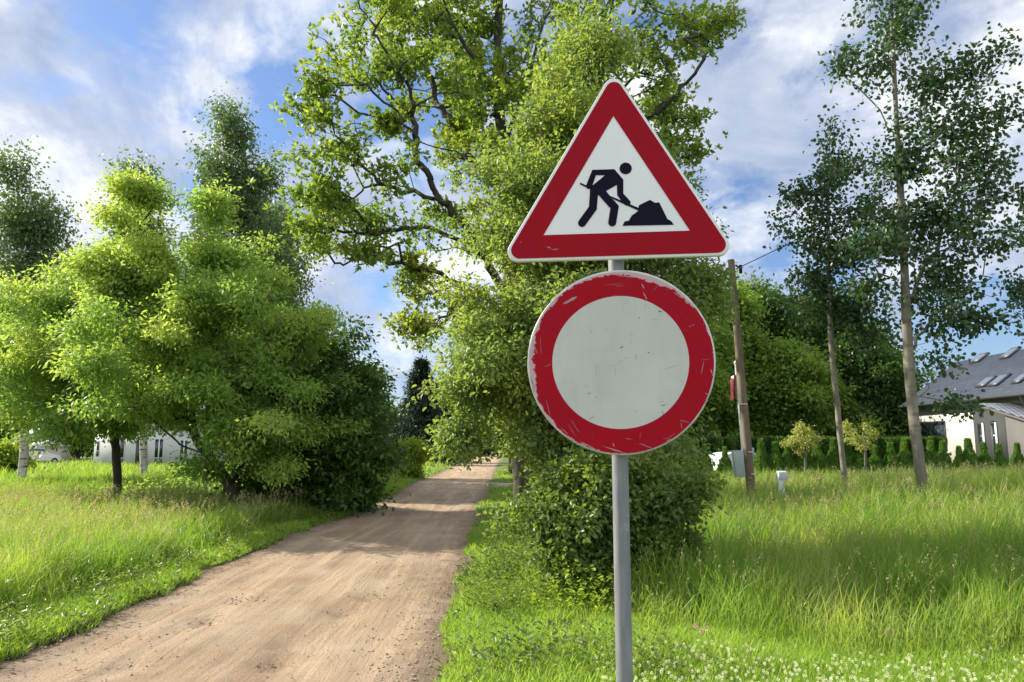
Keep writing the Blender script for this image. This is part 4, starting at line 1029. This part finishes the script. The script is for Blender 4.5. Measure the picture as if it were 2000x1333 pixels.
for s_ in ((668, 575, 692, 560, 9), (838, 596, 853, 604, 10), (905, 342, 928, 348, 18), (786, 378, 790, 392, 9), (522, 670, 519, 748, 5), (480, 482, 497, 460, 4), (459, 862, 492, 848, 5), (518, 870, 520, 886, 8),
           (455, 808, 466, 812, 8), (470, 1016, 506, 1000, 5), (500, 994, 506, 1002, 8), (915, 910, 942, 900, 5), (920, 930, 960, 922, 6), (925, 960, 945, 990, 8), (898, 880, 908, 884, 6), (642, 700, 640, 752, 4),
           (770, 610, 768, 648, 5), (822, 300, 826, 330, 3), (912, 714, 1060, 670, 2.2), (652, 668, 690, 648, 3), (700, 640, 716, 630, 4), (745, 470, 742, 500, 3), (626, 674, 632, 682, 6), (585, 450, 586, 470, 3),
           (850, 392, 915, 400, 1.8), (765, 955, 772, 975, 4), (372, 700, 376, 706, 6), (1045, 770, 1062, 785, 3), (735, 520, 740, 545, 3)): sliver(mb, *s_)
for s_ in ((314, 300, 404, 254, 24), (800, 172, 822, 205, 14), (812, 225, 838, 275, 12), (700, 185, 640, 190, 3), (560, 185, 700, 170, 2.5), (620, 245, 650, 250, 4), (1172, 740, 1190, 650, 8), (1165, 648, 1235, 640, 3),
           (1095, 435, 1110, 440, 8), (1112, 432, 1130, 428, 6), (1035, 1018, 1110, 1036, 6), (1048, 1030, 1052, 1075, 5), (780, 1160, 880, 1198, 7), (700, 1132, 745, 1140, 6), (626, 1160, 634, 1186, 10), (360, 1010, 420, 1100, 4),
           (345, 1040, 400, 1130, 3), (560, 1180, 700, 1225, 14), (420, 1150, 520, 1200, 12), (120, 750, 140, 850, 20), (118, 590, 160, 600, 6), (130, 540, 160, 610, 8), (175, 500, 182, 620, 3), (200, 690, 245, 670, 4),
           (1230, 700, 1250, 760, 12), (1195, 850, 1225, 865, 10), (905, 180, 870, 225, 2.5), (1000, 225, 1060, 270, 10), (1070, 280, 1100, 300, 8), (640, 120, 760, 135, 12), (800, 1090, 790, 1140, 3), (1180, 380, 1200, 430, 8),
           (1185, 930, 1215, 880, 7), (970, 1130, 1010, 1100, 5), (300, 1060, 350, 1110, 6), (210, 880, 240, 1010, 5), (930, 1130, 1000, 1140, 4), (960, 205, 966, 215, 5), (350, 180, 420, 150, 8), (235, 300, 300, 245, 6)): sliver(mw, *s_)
under(mb.build('scuff_marks', M['scuff'], sign), disc); under(mw.build('scratches', M['chip'], sign), disc)
pb = c0 + np.array([0, .052, 0]); pxx = P(1207, 700, pb[1])[0]
mb = MB(); gz0 = ground_z(pxx, pb[1]); mb.tube([(pxx, pb[1], gz0 - .2), (pxx, pb[1], 2.1), (pxx, pb[1], Z(240, pb[1]))], .0262, 32); mb.build('pole', M['galv'], sign, smooth=True)
for py in (300, 470, 590, 830):
    mb = MB(); z = Z(py, pb[1]); mb.tube([(pxx, pb[1], z - .015), (pxx, pb[1], z + .015)], .031, 20)
    mb.box(pxx - .055, pxx + .055, pb[1] - .034, pb[1] - .028, z - .014, z + .014); mb.build('clamp', M['alu'], sign, smooth=True)

# ------------------------------------------------------------------ utility pole with cabinet
YU = 16.0
M['old_wood'] = barkmat('old_wood', (0.10, 0.075, 0.052), (0.21, 0.155, 0.105), 9)
bx_, by_ = P(1466, 930, YU)[:2]; gz = ground_z(bx_, by_)
up_t = P(1428, 508, YU)
pole = thing('utility_pole', 'leaning weathered wooden utility pole with a grey meter cabinet strapped to its foot', 'utility pole', (bx_, by_, gz))
mb = MB(); mb.tube([(bx_ + .02, by_, gz - .3), P(1462, 900, YU), P(1446, 720, YU), up_t], [.098, .094, .084, .070], 16); mb.build('post', M['old_wood'], pole, smooth=True)
M['cab'] = simple('cabinet_grey', (0.30, 0.36, 0.36), .5, .1, .12, 5)
q0, q1 = P(1434, 880, YU - .25), P(1455, 932, YU - .25)
mb = MB(); dx = .02
mb.prism([(q0[0] + .02, q0[1], q1[2]), (q1[0] + .02, q0[1], q1[2]), (q1[0] + .02, q0[1] + .16, q1[2]), (q0[0] + .02, q0[1] + .16, q1[2])], [(q0[0] - .02, q0[1], q0[2]), (q1[0] - .02, q0[1], q0[2]), (q1[0] - .02, q0[1] + .16, q0[2]), (q0[0] - .02, q0[1] + .16, q0[2])])
mb.build('meter_cabinet', M['cab'], pole, bevel=.008)
for py in (883, 926, 790):
    c_ = P(1446 + (py - 790) * .125 + 5, py, YU); mb = MB(); mb.tube([c_ - np.array([0, 0, .012]), c_ + np.array([0, 0, .012])], .101, 16); mb.build('strap', M['alu'], pole, smooth=True)
mb = MB(); mb.tube([up_t - np.array([-.09, 0, .12]), up_t - np.array([-.2, 0, .2])], .02, 8); mb.tube([up_t - np.array([-.2, 0, .30]), up_t - np.array([-.2, 0, .12])], .035, 10); mb.build('insulator', M['ink'], pole, smooth=True)
# wires, and the far pole that carries the left one
def wire(name, label, a, b_, sag, r_=.012):
    pts = [a + (b_ - a) * u - np.array([0, 0, sag * 4 * u * (1 - u)]) for u in np.linspace(0, 1, 40)]
    mb = MB(); mb.tube(pts, r_, 6); o = mb.build(name, M['ink'], None, smooth=True); return tag(o, label, 'cable')
wa = P(1437, 526, YU)
wire('overhead_cable', 'black overhead cable running from the pole up across the aspens', wa, P(2250, 60, 11.0), .18, .010)
wb = P(1120, 600, 60.0)
wire('overhead_cable', 'black overhead cable running from the pole back behind the signs', wa - np.array([.1, 0, .1]), wb, .9, .010)
fp = thing('utility_pole', 'far wooden utility pole hidden among the trees behind the signs', 'utility pole', (wb[0], wb[1], ground_z(wb[0], wb[1])))
mb = MB(); mb.tube([(wb[0], wb[1], -.3), wb + np.array([0, 0, .3])], [.12, .09], 10); mb.build('post', M['old_wood'], fp, smooth=True)

# small electricity box
xx, yy = P(1478, 0, 15.4)[:2]; gz = ground_z(xx, yy)
eb = thing('electricity_box', 'small light grey electricity box on a white post right of the pole foot', 'utility box', (xx, yy, gz))
M['grp'] = simple('box_white', (0.55, 0.60, 0.62), .5, 0, .1, 5)
zt = Z(922, 15.4)
mb = MB(); mb.box(xx - .055, xx + .055, yy - .05, yy + .05, gz - .1, zt - .05); mb.build('post', M['plate_white'], eb, bevel=.005)
mb = MB(); mb.prism([(xx - .06, yy - .07, zt - .16), (xx + .12, yy - .07, zt - .16), (xx + .12, yy + .08, zt - .16), (xx - .06, yy + .08, zt - .16)], [(xx - .06, yy - .09, zt), (xx + .12, yy - .09, zt), (xx + .12, yy + .08, zt + .02), (xx - .06, yy + .08, zt + .02)]); mb.build('hood', M['grp'], eb, bevel=.006)

# flagpole with hanging flag
YF = 27.0
f0, f1_ = P(1455, 900, YF), P(1437, 710, YF); gz = ground_z(f0[0], f0[1])
fl = thing('flagpole', 'white flagpole just behind the wooden pole with a limp red and white flag', 'flagpole', (f0[0], f0[1], gz))
mb = MB(); mb.tube([(f0[0], f0[1], gz - .1), f1_], [.075, .045], 12); mb.tube([f1_ - np.array([0, 0, .03]), f1_ + np.array([0, 0, .05]), f1_ + np.array([0, 0, .09])], [.06, .07, .02], 10); mb.build('mast', M['plate_white'], fl, smooth=True)
M['flag_red'] = simple('flag_red', (0.24, 0.015, 0.03), .8, 0, .15, 5); M['flag_white'] = simple('flag_white', (.7, .7, .7), .8, 0, .1, 5)
def cloth(u0, u1, name, mat, par):
    nx_, nz_ = 10, 14; V = []
    ft = P(1438, 728, YF)
    for j in range(nz_):
        for i in range(nx_):
            u = u0 + (u1 - u0) * i / (nx_ - 1); w = j / (nz_ - 1)
            V.append((ft[0] - .03 - .20 * u * (1 - .2 * w) + .03 * math.sin(u * 9) - .03 * w, ft[1] + .10 * math.sin(u * 13 + w), ft[2] - w * .78 - .28 * u))
    fcs = grid_faces(nx_, nz_); o = meshobj(name, V, np.full(len(fcs), 4), fcs.ravel(), mat, par, smooth=True)
    md = o.modifiers.new('thick', 'SOLIDIFY'); md.thickness = .004; return o
cl = cloth(0, .4, 'flag', M['flag_red'], fl); c2_ = cloth(.4, .6, 'stripe', M['flag_white'], fl); c3_ = cloth(.6, 1.0, 'red_panel', M['flag_red'], fl)
c2_.parent = cl; c3_.parent = cl

# white rounded garden tunnel behind the hedge
YG = 32.0
xg0, xg1 = P(1402, 900, YG)[0], P(1503, 900, YG)[0]; gz = .45; rg = (xg1 - xg0) / 2; cxg = (xg0 + xg1) / 2; zt = Z(884, YG)
tn = thing('garden_tunnel', 'white arched garden tunnel glimpsed between thujas behind the utility pole', 'garden tunnel', (cxg, YG, gz))
mb = MB(); n_ = 18
prof = [(cxg - rg * math.cos(math.pi * k / n_), gz + (zt - gz) * math.sin(math.pi * k / n_) ** .55) for k in range(n_ + 1)]
mb.prism([(a, YG, b_) for a, b_ in prof], [(a, YG + 3.0, b_) for a, b_ in prof]); mb.build('cover', simple('tunnel_white', (.78, .78, .77), .5, 0, .08, 3), tn, smooth=True)
xx = P(1468, 900, YG)[0]; mb = MB(); mb.box(xx - .12, xx + .12, YG - .04, YG + .2, zt - .3, Z(875, YG)); mb.build('vent_box', M['cab'], tn, bevel=.01)
mb = MB(); mb.tube([(a, YG - .01, b_) for a, b_ in prof], .03, 6); mb.build('front_hoop', M['plate_white'], tn, smooth=True)

# ------------------------------------------------------------------ thuja row and clipped hedge behind it
def thuja_mesh(seed):
    r_ = np.random.default_rng(seed); n = 2600
    u = r_.random(n) ** .8; a = r_.random(n) * 6.28; prof = .30 * np.sin(np.clip(.35 + u * .9, 0, 1) * 3.0) ** .8 * np.where(u > .6, np.sqrt(np.clip(1 - ((u - .6) / .42) ** 2, 0, 1)) + .02, 1) + .03
    bulge = 1 + .14 * np.sin(a * 3 + u * 7 + seed) + .08 * r_.normal(size=n)
    c_ = np.stack([prof * np.cos(a) * bulge, prof * np.sin(a) * bulge, .05 + 1.25 * u], 1)
    ax = np.stack([np.cos(a) * .35, np.sin(a) * .35, np.ones(n)], 1) + r_.normal(size=(n, 3)) * .25
    L = .09 + .06 * r_.random(n); V, Fq, _ = leaf_quads(c_, ax, np.stack([-np.sin(a), np.cos(a), 0 * a], 1) + r_.normal(size=(n, 3)) * .5, L, L * .38)
    return V, Fq, r_.random(len(Fq))
protos = []
pxs = [1352, 1378, 1413, 1484, 1513, 1540, 1569, 1598, 1627, 1655, 1681, 1710, 1739, 1766, 1792, 1816, 1843, 1870, 1898, 1926, 1954, 1984, 2012]
names = ['just behind the round sign edge', 'left of the white tunnel', 'in front of the white tunnel, left of the cabinet', 'in front of the white tunnel, right of the pole',
         'first one right of the white tunnel', 'left of the left golden tree', 'right under the left golden tree', 'next right of the left golden tree', 'left of the slim aspen trunk', 'touching the slim aspen trunk on its right', 'below the right golden tree',
         'right of the right golden tree', 'second right of the right golden tree', 'left of the thick aspen trunk', 'behind the thick aspen trunk', 'below the wide dark window', 'right below the window', 'below the white wall',
         'left of the grey cladding', 'in front of the first narrow door', 'in front of the second narrow door', 'before the grey board wall', 'at the right edge of the photo']
for i, (px, w_) in enumerate(zip(pxs, names)):
    Y = 29.5 - .0015 * (px - 1350) + random.uniform(-.12, .12); x, y = P(px + random.uniform(-3, 3), 900, Y)[:2]; gz = ground_z(x, y)
    if i < 4:
        V, Fq, vv = thuja_mesh(i + 3); root = thing('thuja', 'x', 'thuja', (x, y, gz), 'young thujas in the front row')
        meshobj('foliage', V, np.full(len(Fq), 4), Fq.ravel(), M['thuja_leaf'], root, v=vv, world=False)
        tb = MB(); tb.tube([(0, 0, -.1), (0, 0, .5), (0, 0, 1.0)], [.03, .025, .01], 7); tb.build('trunk', M['dark_bark'], root, world=False)
        protos.append(root)
    else:
        root = copy_tree(protos[i % 4])
    root.location = (x, y, gz - .02); root.rotation_euler = (random.uniform(-.03, .03), random.uniform(-.03, .03), random.uniform(0, 6.2)); s = random.uniform(.82, 1.0); root.scale = (s * random.uniform(.85, 1.0), s * random.uniform(.85, 1.0), s * random.uniform(1.1, 1.28))
    root['label'] = 'young thuja in the front row, ' + w_
# hedge
hd = thing('hedge', 'long clipped dark green thuja hedge behind the row of young thujas', 'hedge', (14, 38, .5))
n = 42000; hx = 8 + 13.5 * rng.random(n); hy = 37.5 + .9 * rng.random(n); hz_ = .45 + 1.52 * rng.random(n) ** .7
fr = rng.random(n) < .65; hy[fr] = 37.5 + .12 * rng.normal(size=fr.sum()); hz_ += .10 * (vnoise(hx, hx * 0, 1.5, 81) - .5)
hy += .16 * np.sin(hx * 9)
ax = np.stack([0 * hx, -.35 + 0 * hx, 1 + 0 * hx], 1) + rng.normal(size=(n, 3)) * .3; L = .11 + .08 * rng.random(n)
V, Fq, _ = leaf_quads(np.stack([hx, hy, hz_], 1), ax, rng.normal(size=(n, 3)) + np.array([1, 0, 0]), L, L * .45)
meshobj('foliage', V, np.full(len(Fq), 4), Fq.ravel(), M['hedge_leaf'], hd, v=rng.random(n))
mb = MB()
for k in range(24): xk = 8.2 + k * .57; mb.tube([(xk, 38, .3), (xk, 38, 1.7)], [.04, .02], 6)
mb.build('stems', M['dark_bark'], hd)
# golden standard trees
for (px, Y, blobs, lab) in ((1573, 28.6, [(1573, 860, 30, 26), (1545, 862, 14, 18), (1592, 862, 14, 20), (1566, 842, 18, 10)], 'small golden-leaved standard tree left of the slim aspen'),
                            (1690, 28.6, [(1664, 850, 20, 24), (1700, 855, 16, 24), (1682, 870, 22, 16)], 'small golden-leaved standard tree right of the slim aspen')):
    x, y = P(px, 930, Y)[:2]; gz = ground_z(x, y)
    make_tree('golden_tree', lab, 'small tree', [(x, y, gz), P(px, 890, Y), P(px, 860, Y), P(px, 835, Y)], [E(a, b_, c_, d_, Y, c_ * Y / F) for a, b_, c_, d_ in blobs], .045, 150, 11, .075, (.07, .07, .07), M['gold_leaf'], M['straw'] if 0 else M['grey_bark'], (), aspect=.6, droop=.7, step=.2, tip=.005, shell=.6, group='golden garden trees')

# ------------------------------------------------------------------ house on the right
Xe, ze, Xr, zr, Yh0, Yh1 = 21.9, 3.86, 25.3, 6.36, 42.0, 26.0
M['render_wall'] = simple('cream_render', (.56, .54, .48), .85, 0, .06, 1.5, .1)
m, t, b = newmat('slate'); co = nd(t, 'ShaderNodeTexCoord').outputs['Object']
br = nd(t, 'ShaderNodeTexBrick', i_Scale=1.0); br.inputs['Brick Width'].default_value = .6; br.inputs['Row Height'].default_value = .28; br.inputs['Mortar Size'].default_value = .012
br.inputs['Color1'].default_value = (.034, .044, .066, 1); br.inputs['Color2'].default_value = (.045, .058, .085, 1); br.inputs['Mortar'].default_value = (.02, .022, .026, 1)
sx = t.nodes.new('ShaderNodeSeparateXYZ'); t.links.new(co, sx.inputs[0]); cb = t.nodes.new('ShaderNodeCombineXYZ'); t.links.new(sx.outputs[1], cb.inputs[0]); t.links.new(mth(t, 'MULTIPLY', sx.outputs[0], 1.24), cb.inputs[1]); t.links.new(cb.outputs[0], br.inputs['Vector'])
t.links.new(br.outputs[0], b.inputs['Base Color']); b.inputs['Roughness'].default_value = .65; b.inputs['Specular IOR Level'].default_value = .25
bn = nd(t, 'ShaderNodeBump', i_Strength=.5, i_Distance=.02); t.links.new(br.outputs['Fac'], bn.inputs['Height']); bn.invert = True; t.links.new(bn.outputs[0], b.inputs['Normal'])
M['slate'] = m
def boards(name, c_a, c_b, per=.14, axis_=1):
    m, t, b = newmat(name); co = nd(t, 'ShaderNodeTexCoord').outputs['Object']; s = t.nodes.new('ShaderNodeSeparateXYZ'); t.links.new(co, s.inputs[0])
    q = mth(t, 'FRACT', mth(t, 'DIVIDE', s.outputs[axis_], per)); gap = ramp(t, q, [(.0, 0.), (.10, 1.)])
    cc = mixc(t, noise(t, mapping(t, co, (8, 8, .6)), 2, 6, .6), c_a, c_b); t.links.new(mixc(t, gap, (.02, .02, .02), cc), b.inputs['Base Color']); b.inputs['Roughness'].default_value = .8; return m
M['board'] = boards('grey_boards', (.085, .085, .083), (.15, .148, .142), .15); M['clad'] = boards('dark_cladding', (.022, .026, .03), (.05, .055, .06), .09)
M['glass'] = simple('window_glass', (.02, .025, .03), .06, 0, .1, 2, spec=.8); M['trim'] = simple('dark_trim', (.05, .055, .06), .4, 0, .1, 3)
gz = .7
hs = thing('house', 'low cream house with a dark slate roof and skylights behind the thujas', 'house', (24, 34, gz))
mb = MB(); mb.prism([(22.5, 26.4, gz - .3), (28.3, 26.4, gz - .3), (28.3, 41.6, gz - .3), (22.5, 41.6, gz - .3)], [(22.5, 26.4, ze + .1), (28.3, 26.4, ze + .1), (28.3, 41.6, ze + .1), (22.5, 41.6, ze + .1)])
for yg in (26.4, 41.6): mb.prism([(22.5, yg - .1, ze + .1), (22.5, yg + .1, ze + .1), (28.3, yg + .1, ze + .1), (28.3, yg - .1, ze + .1)], [(Xr, yg - .1, zr - .35), (Xr, yg + .1, zr - .35), (Xr + .05, yg + .1, zr - .35), (Xr + .05, yg - .1, zr - .35)])
mb.build('wall', M['render_wall'], hs)
mb = MB(); th = .16; Xe2 = 2 * Xr - Xe
mb.prism([(Xe, Yh1, ze), (Xr, Yh1, zr), (Xe2, Yh1, ze), (Xe2, Yh1, ze - th), (Xr, Yh1, zr - th), (Xe, Yh1, ze - th)], [(Xe, Yh0, ze), (Xr, Yh0, zr), (Xe2, Yh0, ze), (Xe2, Yh0, ze - th), (Xr, Yh0, zr - th), (Xe, Yh0, ze - th)])
roof = mb.build('roof', M['slate'], hs)
mb = MB(); mb.tube([(Xe - .07, Yh1, ze - .06), (Xe - .07, Yh0 - .02, ze - .06)], .075, 10); mb.build('gutter', M['trim'], hs, smooth=True)
mb = MB(); yd = 31.9; mb.tube([(Xe - .07, yd, ze - .12), (Xe - .02, yd, ze - .3), (22.38, yd - .25, ze - .62), (22.42, yd - .25, gz)], .045, 8); mb.build('downpipe', M['trim'], hs, smooth=True)
rn = unit(np.array([-(zr - ze), 0, (Xr - Xe)])); rp = np.array([Xe, 34, ze])
def Rf(cx_, cy_, off):
    d = ray(1720 + cx_ / 5.554, 660 + cy_ / 5.554); o_ = np.array([0, 0, H0]); return o_ + d * (np.dot(rp + rn * off - o_, rn) / np.dot(d, rn))
for qd in (((955, 288), (1090, 186), (1180, 176), (1075, 262)), ((1290, 235), (1430, 130), (1540, 105), (1385, 225)), ((1035, 545), (1172, 437), (1275, 427), (1120, 540)), ((1168, 535), (1315, 412), (1432, 402), (1255, 528)), ((1412, 510), (1557, 400), (1640, 392), (1520, 495))):
    c_ = [Rf(a, b_, 0) for a, b_ in qd]; ys = sorted(q[1] for q in c_); zs = sorted(q[2] for q in c_); ya, yb = (ys[0] + ys[1]) / 2, (ys[2] + ys[3]) / 2; za, zb = (zs[0] + zs[1]) / 2, (zs[2] + zs[3]) / 2
    def rp_(y_, z_, off): x_ = Xe + (z_ - ze) / (zr - ze) * (Xr - Xe); return np.array([x_, y_, z_]) + rn * off
    mb = MB(); mb.prism([rp_(ya, za, -.02), rp_(yb, za, -.02), rp_(yb, zb, -.02), rp_(ya, zb, -.02)], [rp_(ya, za, .10), rp_(yb, za, .10), rp_(yb, zb, .10), rp_(ya, zb, .10)]); fr_ = mb.build('skylight', M['trim'], hs)
    e_ = .07; mb = MB(); mb.poly([rp_(ya + e_, za + e_, .104), rp_(yb - e_, za + e_, .104), rp_(yb - e_, zb - e_, .104), rp_(ya + e_, zb - e_, .104)])
    gl = mb.build('pane', M.get('sky_glass') or M.setdefault('sky_glass', simple('sky_glass', (.55, .58, .60), .05, .9, .02, 1)), hs); gl.parent = fr_
def wallbox(name, px0, px1, z0, z1, mat, depth=.03, X=22.5, par=None):
    ya, yb = sorted((X * F / (px0 - 1000), X * F / (px1 - 1000))); mb = MB(); mb.box(X - depth, X + .05, ya, yb, z0, z1); return mb.build(name, mat, par or hs)
wf = wallbox('window', 1793, 1842, 1.33, 2.92, M['trim'], .03); gl = wallbox('pane', 1796, 1839, 1.40, 2.86, M['glass'], .04); gl.parent = wf
sl = wallbox('sill', 1786, 1848, 1.22, 1.32, M['plate_white'], .12); sl.parent = wf
wallbox('cladding', 1898, 1985, gz - .2, 3.28, M['clad'], .05)
for a, b_ in ((1906, 1919), (1931, 1944)):
    dr_ = wallbox('door', a, b_, gz - .1, 2.75, M['trim'], .08); g_ = wallbox('door_glass', a + 1.5, b_ - 4, gz + .1, 2.65, M['glass'], .09); g_.parent = dr_
    j_ = wallbox('jamb', b_ - 3.5, b_ - .5, gz - .1, 2.70, M['plate_white'], .10); j_.parent = dr_
def ar(X, Y, off=0): return (X, Y, 3.44 - .26 * (33 - Y) + off)
mb = MB(); mb.prism([ar(20.75, 33, -.14), ar(22.44, 33, -.14), ar(22.44, 27, -.14), ar(20.75, 27, -.14)], [ar(20.75, 33), ar(22.44, 33), ar(22.44, 27), ar(20.75, 27)]); mb.build('annex_fascia', M['board'], hs)
m, t, b = newmat('annex_tiles'); co = nd(t, 'ShaderNodeTexCoord').outputs['Object']; br = nd(t, 'ShaderNodeTexBrick', i_Scale=1.0); br.inputs['Brick Width'].default_value = .22; br.inputs['Row Height'].default_value = .3; br.inputs['Mortar Size'].default_value = .035
br.inputs['Color1'].default_value = (.16, .18, .23, 1); br.inputs['Color2'].default_value = (.20, .22, .28, 1); br.inputs['Mortar'].default_value = (.04, .045, .06, 1); t.links.new(co, br.inputs['Vector']); t.links.new(br.outputs[0], b.inputs['Base Color']); b.inputs['Roughness'].default_value = .4; M['atile'] = m
mb = MB(); mb.prism([ar(20.70, 33.05, .003), ar(22.44, 33.05, .003), ar(22.44, 26.95, .003), ar(20.70, 26.95, .003)], [ar(20.70, 33.05, .04), ar(22.44, 33.05, .04), ar(22.44, 26.95, .04), ar(20.70, 26.95, .04)]); mb.build('annex_roof', M['atile'], hs)
mb = MB(); mb.prism([(20.9, 27.1, gz - .2), (22.44, 27.1, gz - .2), (22.44, 31.6, gz - .2), (20.9, 31.6, gz - .2)], [ar(20.9, 27.1, -.145), ar(22.44, 27.1, -.145), ar(22.44, 31.6, -.145), ar(20.9, 31.6, -.145)]); mb.build('annex_wall', M['board'], hs)

# ------------------------------------------------------------------ buildings and cars far left, car at the road end
M['white_wall'] = simple('white_wall', (.62, .62, .62), .8, 0, .08, 1.0); M['barn_red'] = boards('barn_red', (.22, .03, .025), (.30, .05, .04), .2, 0); M['tin'] = simple('tin_roof', (.30, .32, .34), .5, .3, .25, 2)
Yl = 58.0
x0, x1 = P(182, 900, Yl)[0], P(392, 900, Yl)[0]
wh = thing('house', 'modern white house behind the maple trunks on the left', 'house', ((x0 + x1) / 2, Yl, 0))
mb = MB(); mb.box(x0, x1, Yl, Yl + 9, -.2, 3.3); mb.build('wall', M['white_wall'], wh)
mb = MB(); mb.prism([(x0 - .4, Yl - .4, 3.3), (x1 + .4, Yl - .4, 3.3), (x1 + .4, Yl + 9.4, 3.3), (x0 - .4, Yl + 9.4, 3.3)], [(x0 + 2, Yl + 4, 5.0), (x1 - 2, Yl + 4, 5.0), (x1 - 2, Yl + 5, 5.0), (x0 + 2, Yl + 5, 5.0)]); mb.build('roof', M['tin'], wh)
for nm, a, b_, za, zb in (('door', 264, 277, .1, 2.1), ('window', 300, 318, .25, 2.2), ('window', 222, 242, .25, 2.3), ('window', 186, 193, .8, 2.0), ('window', 350, 366, .5, 2.1)):
    xa, xb = P(a, 900, Yl)[0], P(b_, 900, Yl)[0]; mb = MB(); mb.box(xa, xb, Yl - .03, Yl + .02, za, zb); fr_ = mb.build(nm, M['trim'] if nm == 'door' else M['plate_white'], wh)
    if nm == 'window':
        mb = MB(); k_ = 2 if xb - xa > .5 else 1; w_ = (xb - xa) / k_
        for j in range(k_): mb.box(xa + j * w_ + .05, xa + (j + 1) * w_ - .05, Yl - .035, Yl - .01, za + .5, zb - .06); mb.box(xa + j * w_ + .05, xa + (j + 1) * w_ - .05, Yl - .035, Yl - .01, za + .06, za + .42)
        p_ = mb.build('pane', M['glass'], wh); p_.parent = fr_
Yb = 66.0; x0, x1 = P(22, 900, Yb)[0], P(52, 900, Yb)[0]
bn_ = thing('barn', 'dark red boarded barn with a grey metal roof at the far left', 'barn', ((x0 + x1) / 2, Yb, 0))
mb = MB(); mb.box(x0, x1, Yb, Yb + 4, -.2, Z(893, Yb) + 1.4); mb.build('wall', M['barn_red'], bn_)
zt = Z(893, Yb) + 1.4
mb = MB(); mb.prism([(x0 - .3, Yb - .4, zt), (x1 + 2.3, Yb - .4, zt), (x1 + 2.3, Yb + 4.4, zt), (x0 - .3, Yb + 4.4, zt)], [(x0 + 1.2, Yb + 1.9, zt + 1.5), (x1 + 1.8, Yb + 1.9, zt + 1.5), (x1 + 1.8, Yb + 2.1, zt + 1.5), (x0 + 1.2, Yb + 2.1, zt + 1.5)]); mb.build('roof', M['tin'], bn_)
mb = MB(); xm = (x0 + x1) / 2; mb.box(xm - .5, xm + .5, Yb - .03, Yb + .01, .05, 1.5); mb.build('door', M['trim'], bn_)
Yc = 64.0; x0, x1 = P(52, 900, Yc)[0], P(95, 900, Yc)[0]
sh = thing('shed', 'pale shed with a white roof right of the red barn', 'shed', ((x0 + x1) / 2, Yc, 0))
mb = MB(); mb.box(x0, x1, Yc, Yc + 3, -.2, 1.6); mb.build('wall', simple('shed_wall', (.45, .42, .36), .8), sh)
mb = MB(); mb.prism([(x0 - .15, Yc - .2, 1.6), (x1 + .15, Yc - .2, 1.6), (x1 + .15, Yc + 3.2, 1.6), (x0 - .15, Yc + 3.2, 1.6)], [(x0 + .3, Yc + 1, 2.1), (x1 - .3, Yc + 1, 2.1), (x1 - .3, Yc + 2, 2.1), (x0 + .3, Yc + 2, 2.1)]); mb.build('roof', M['plate_white'], sh)
def car(label, x, y, rot, col, name='parked_car'):
    root = thing(name, label, 'car', (0, 0, 0)); cm = simple('paint_' + name, col, .25, .3, .05, 2)
    prof = [(-2.1, .35), (-2.12, .75), (-1.95, .95), (-1.55, 1.05), (-1.1, 1.42), (.3, 1.45), (.95, 1.02), (1.9, .85), (2.1, .6), (2.1, .35)]
    mb = MB(); n = len(prof)
    rows = []
    for s, ins in ((-1, 0), (1, 0)): rows.append([((.85 - (.18 if z > 1.1 else 0)) * s, yq, z) for yq, z in prof])
    mb.prism(rows[0], rows[1]); mb.build('body', cm, root, smooth=True, bevel=.05, world=False)
    mb = MB(); mb.prism([(-.62, -1.60, 1.04), (.62, -1.60, 1.04), (.56, -1.14, 1.40), (-.56, -1.14, 1.40)], [(-.62, -1.63, 1.05), (.62, -1.63, 1.05), (.56, -1.17, 1.41), (-.56, -1.17, 1.41)]); mb.build('rear_window', M['glass'], root, world=False)
    mb = MB()
    for s in (-1, 1): mb.prism([(s * .80, -1.2, 1.02), (s * .80, .75, 1.02), (s * .70, .25, 1.38), (s * .70, -1.0, 1.38)], [(s * .84, -1.2, 1.02), (s * .84, .75, 1.02), (s * .73, .25, 1.38), (s * .73, -1.0, 1.38)])
    mb.build('side_windows', M['glass'], root, world=False)
    for s in (-1, 1):
        mb = MB(); mb.box(s * .72 - .12, s * .72 + .12, -2.14, -2.0, .72, .92); mb.build('tail_lamp', M['flag_red'], root, world=False)
        for yq in (-1.3, 1.35):
            mb = MB(); mb.tube([(s * .68, yq, .32), (s * .88, yq, .32)], .32, 18); wl = mb.build('wheel', M['ink'], root, smooth=True, world=False)
            mb = MB(); mb.tube([(s * .86, yq, .32), (s * .895, yq, .32)], .19, 12); rm = mb.build('rim', M['alu'], root, smooth=True, world=False); rm.parent = wl
    mb = MB(); mb.box(-.26, .26, -2.15, -2.1, .5, .62); mb.build('number_plate', M['plate_white'], root, world=False)
    root.location = (x, y, max(.02, ground_z(x, y))); root.rotation_euler = (0, 0, rot); return root
xx, yy = P(60, 930, 61)[:2]; car('silver car parked by the pale shed, seen from behind', xx, yy, R(-12), (.45, .47, .52))
xx, yy = P(962, 930, 150)[:2]; car('small light car far away at the end of the road', xx, yy, R(3), (.6, .6, .6), 'distant_car')
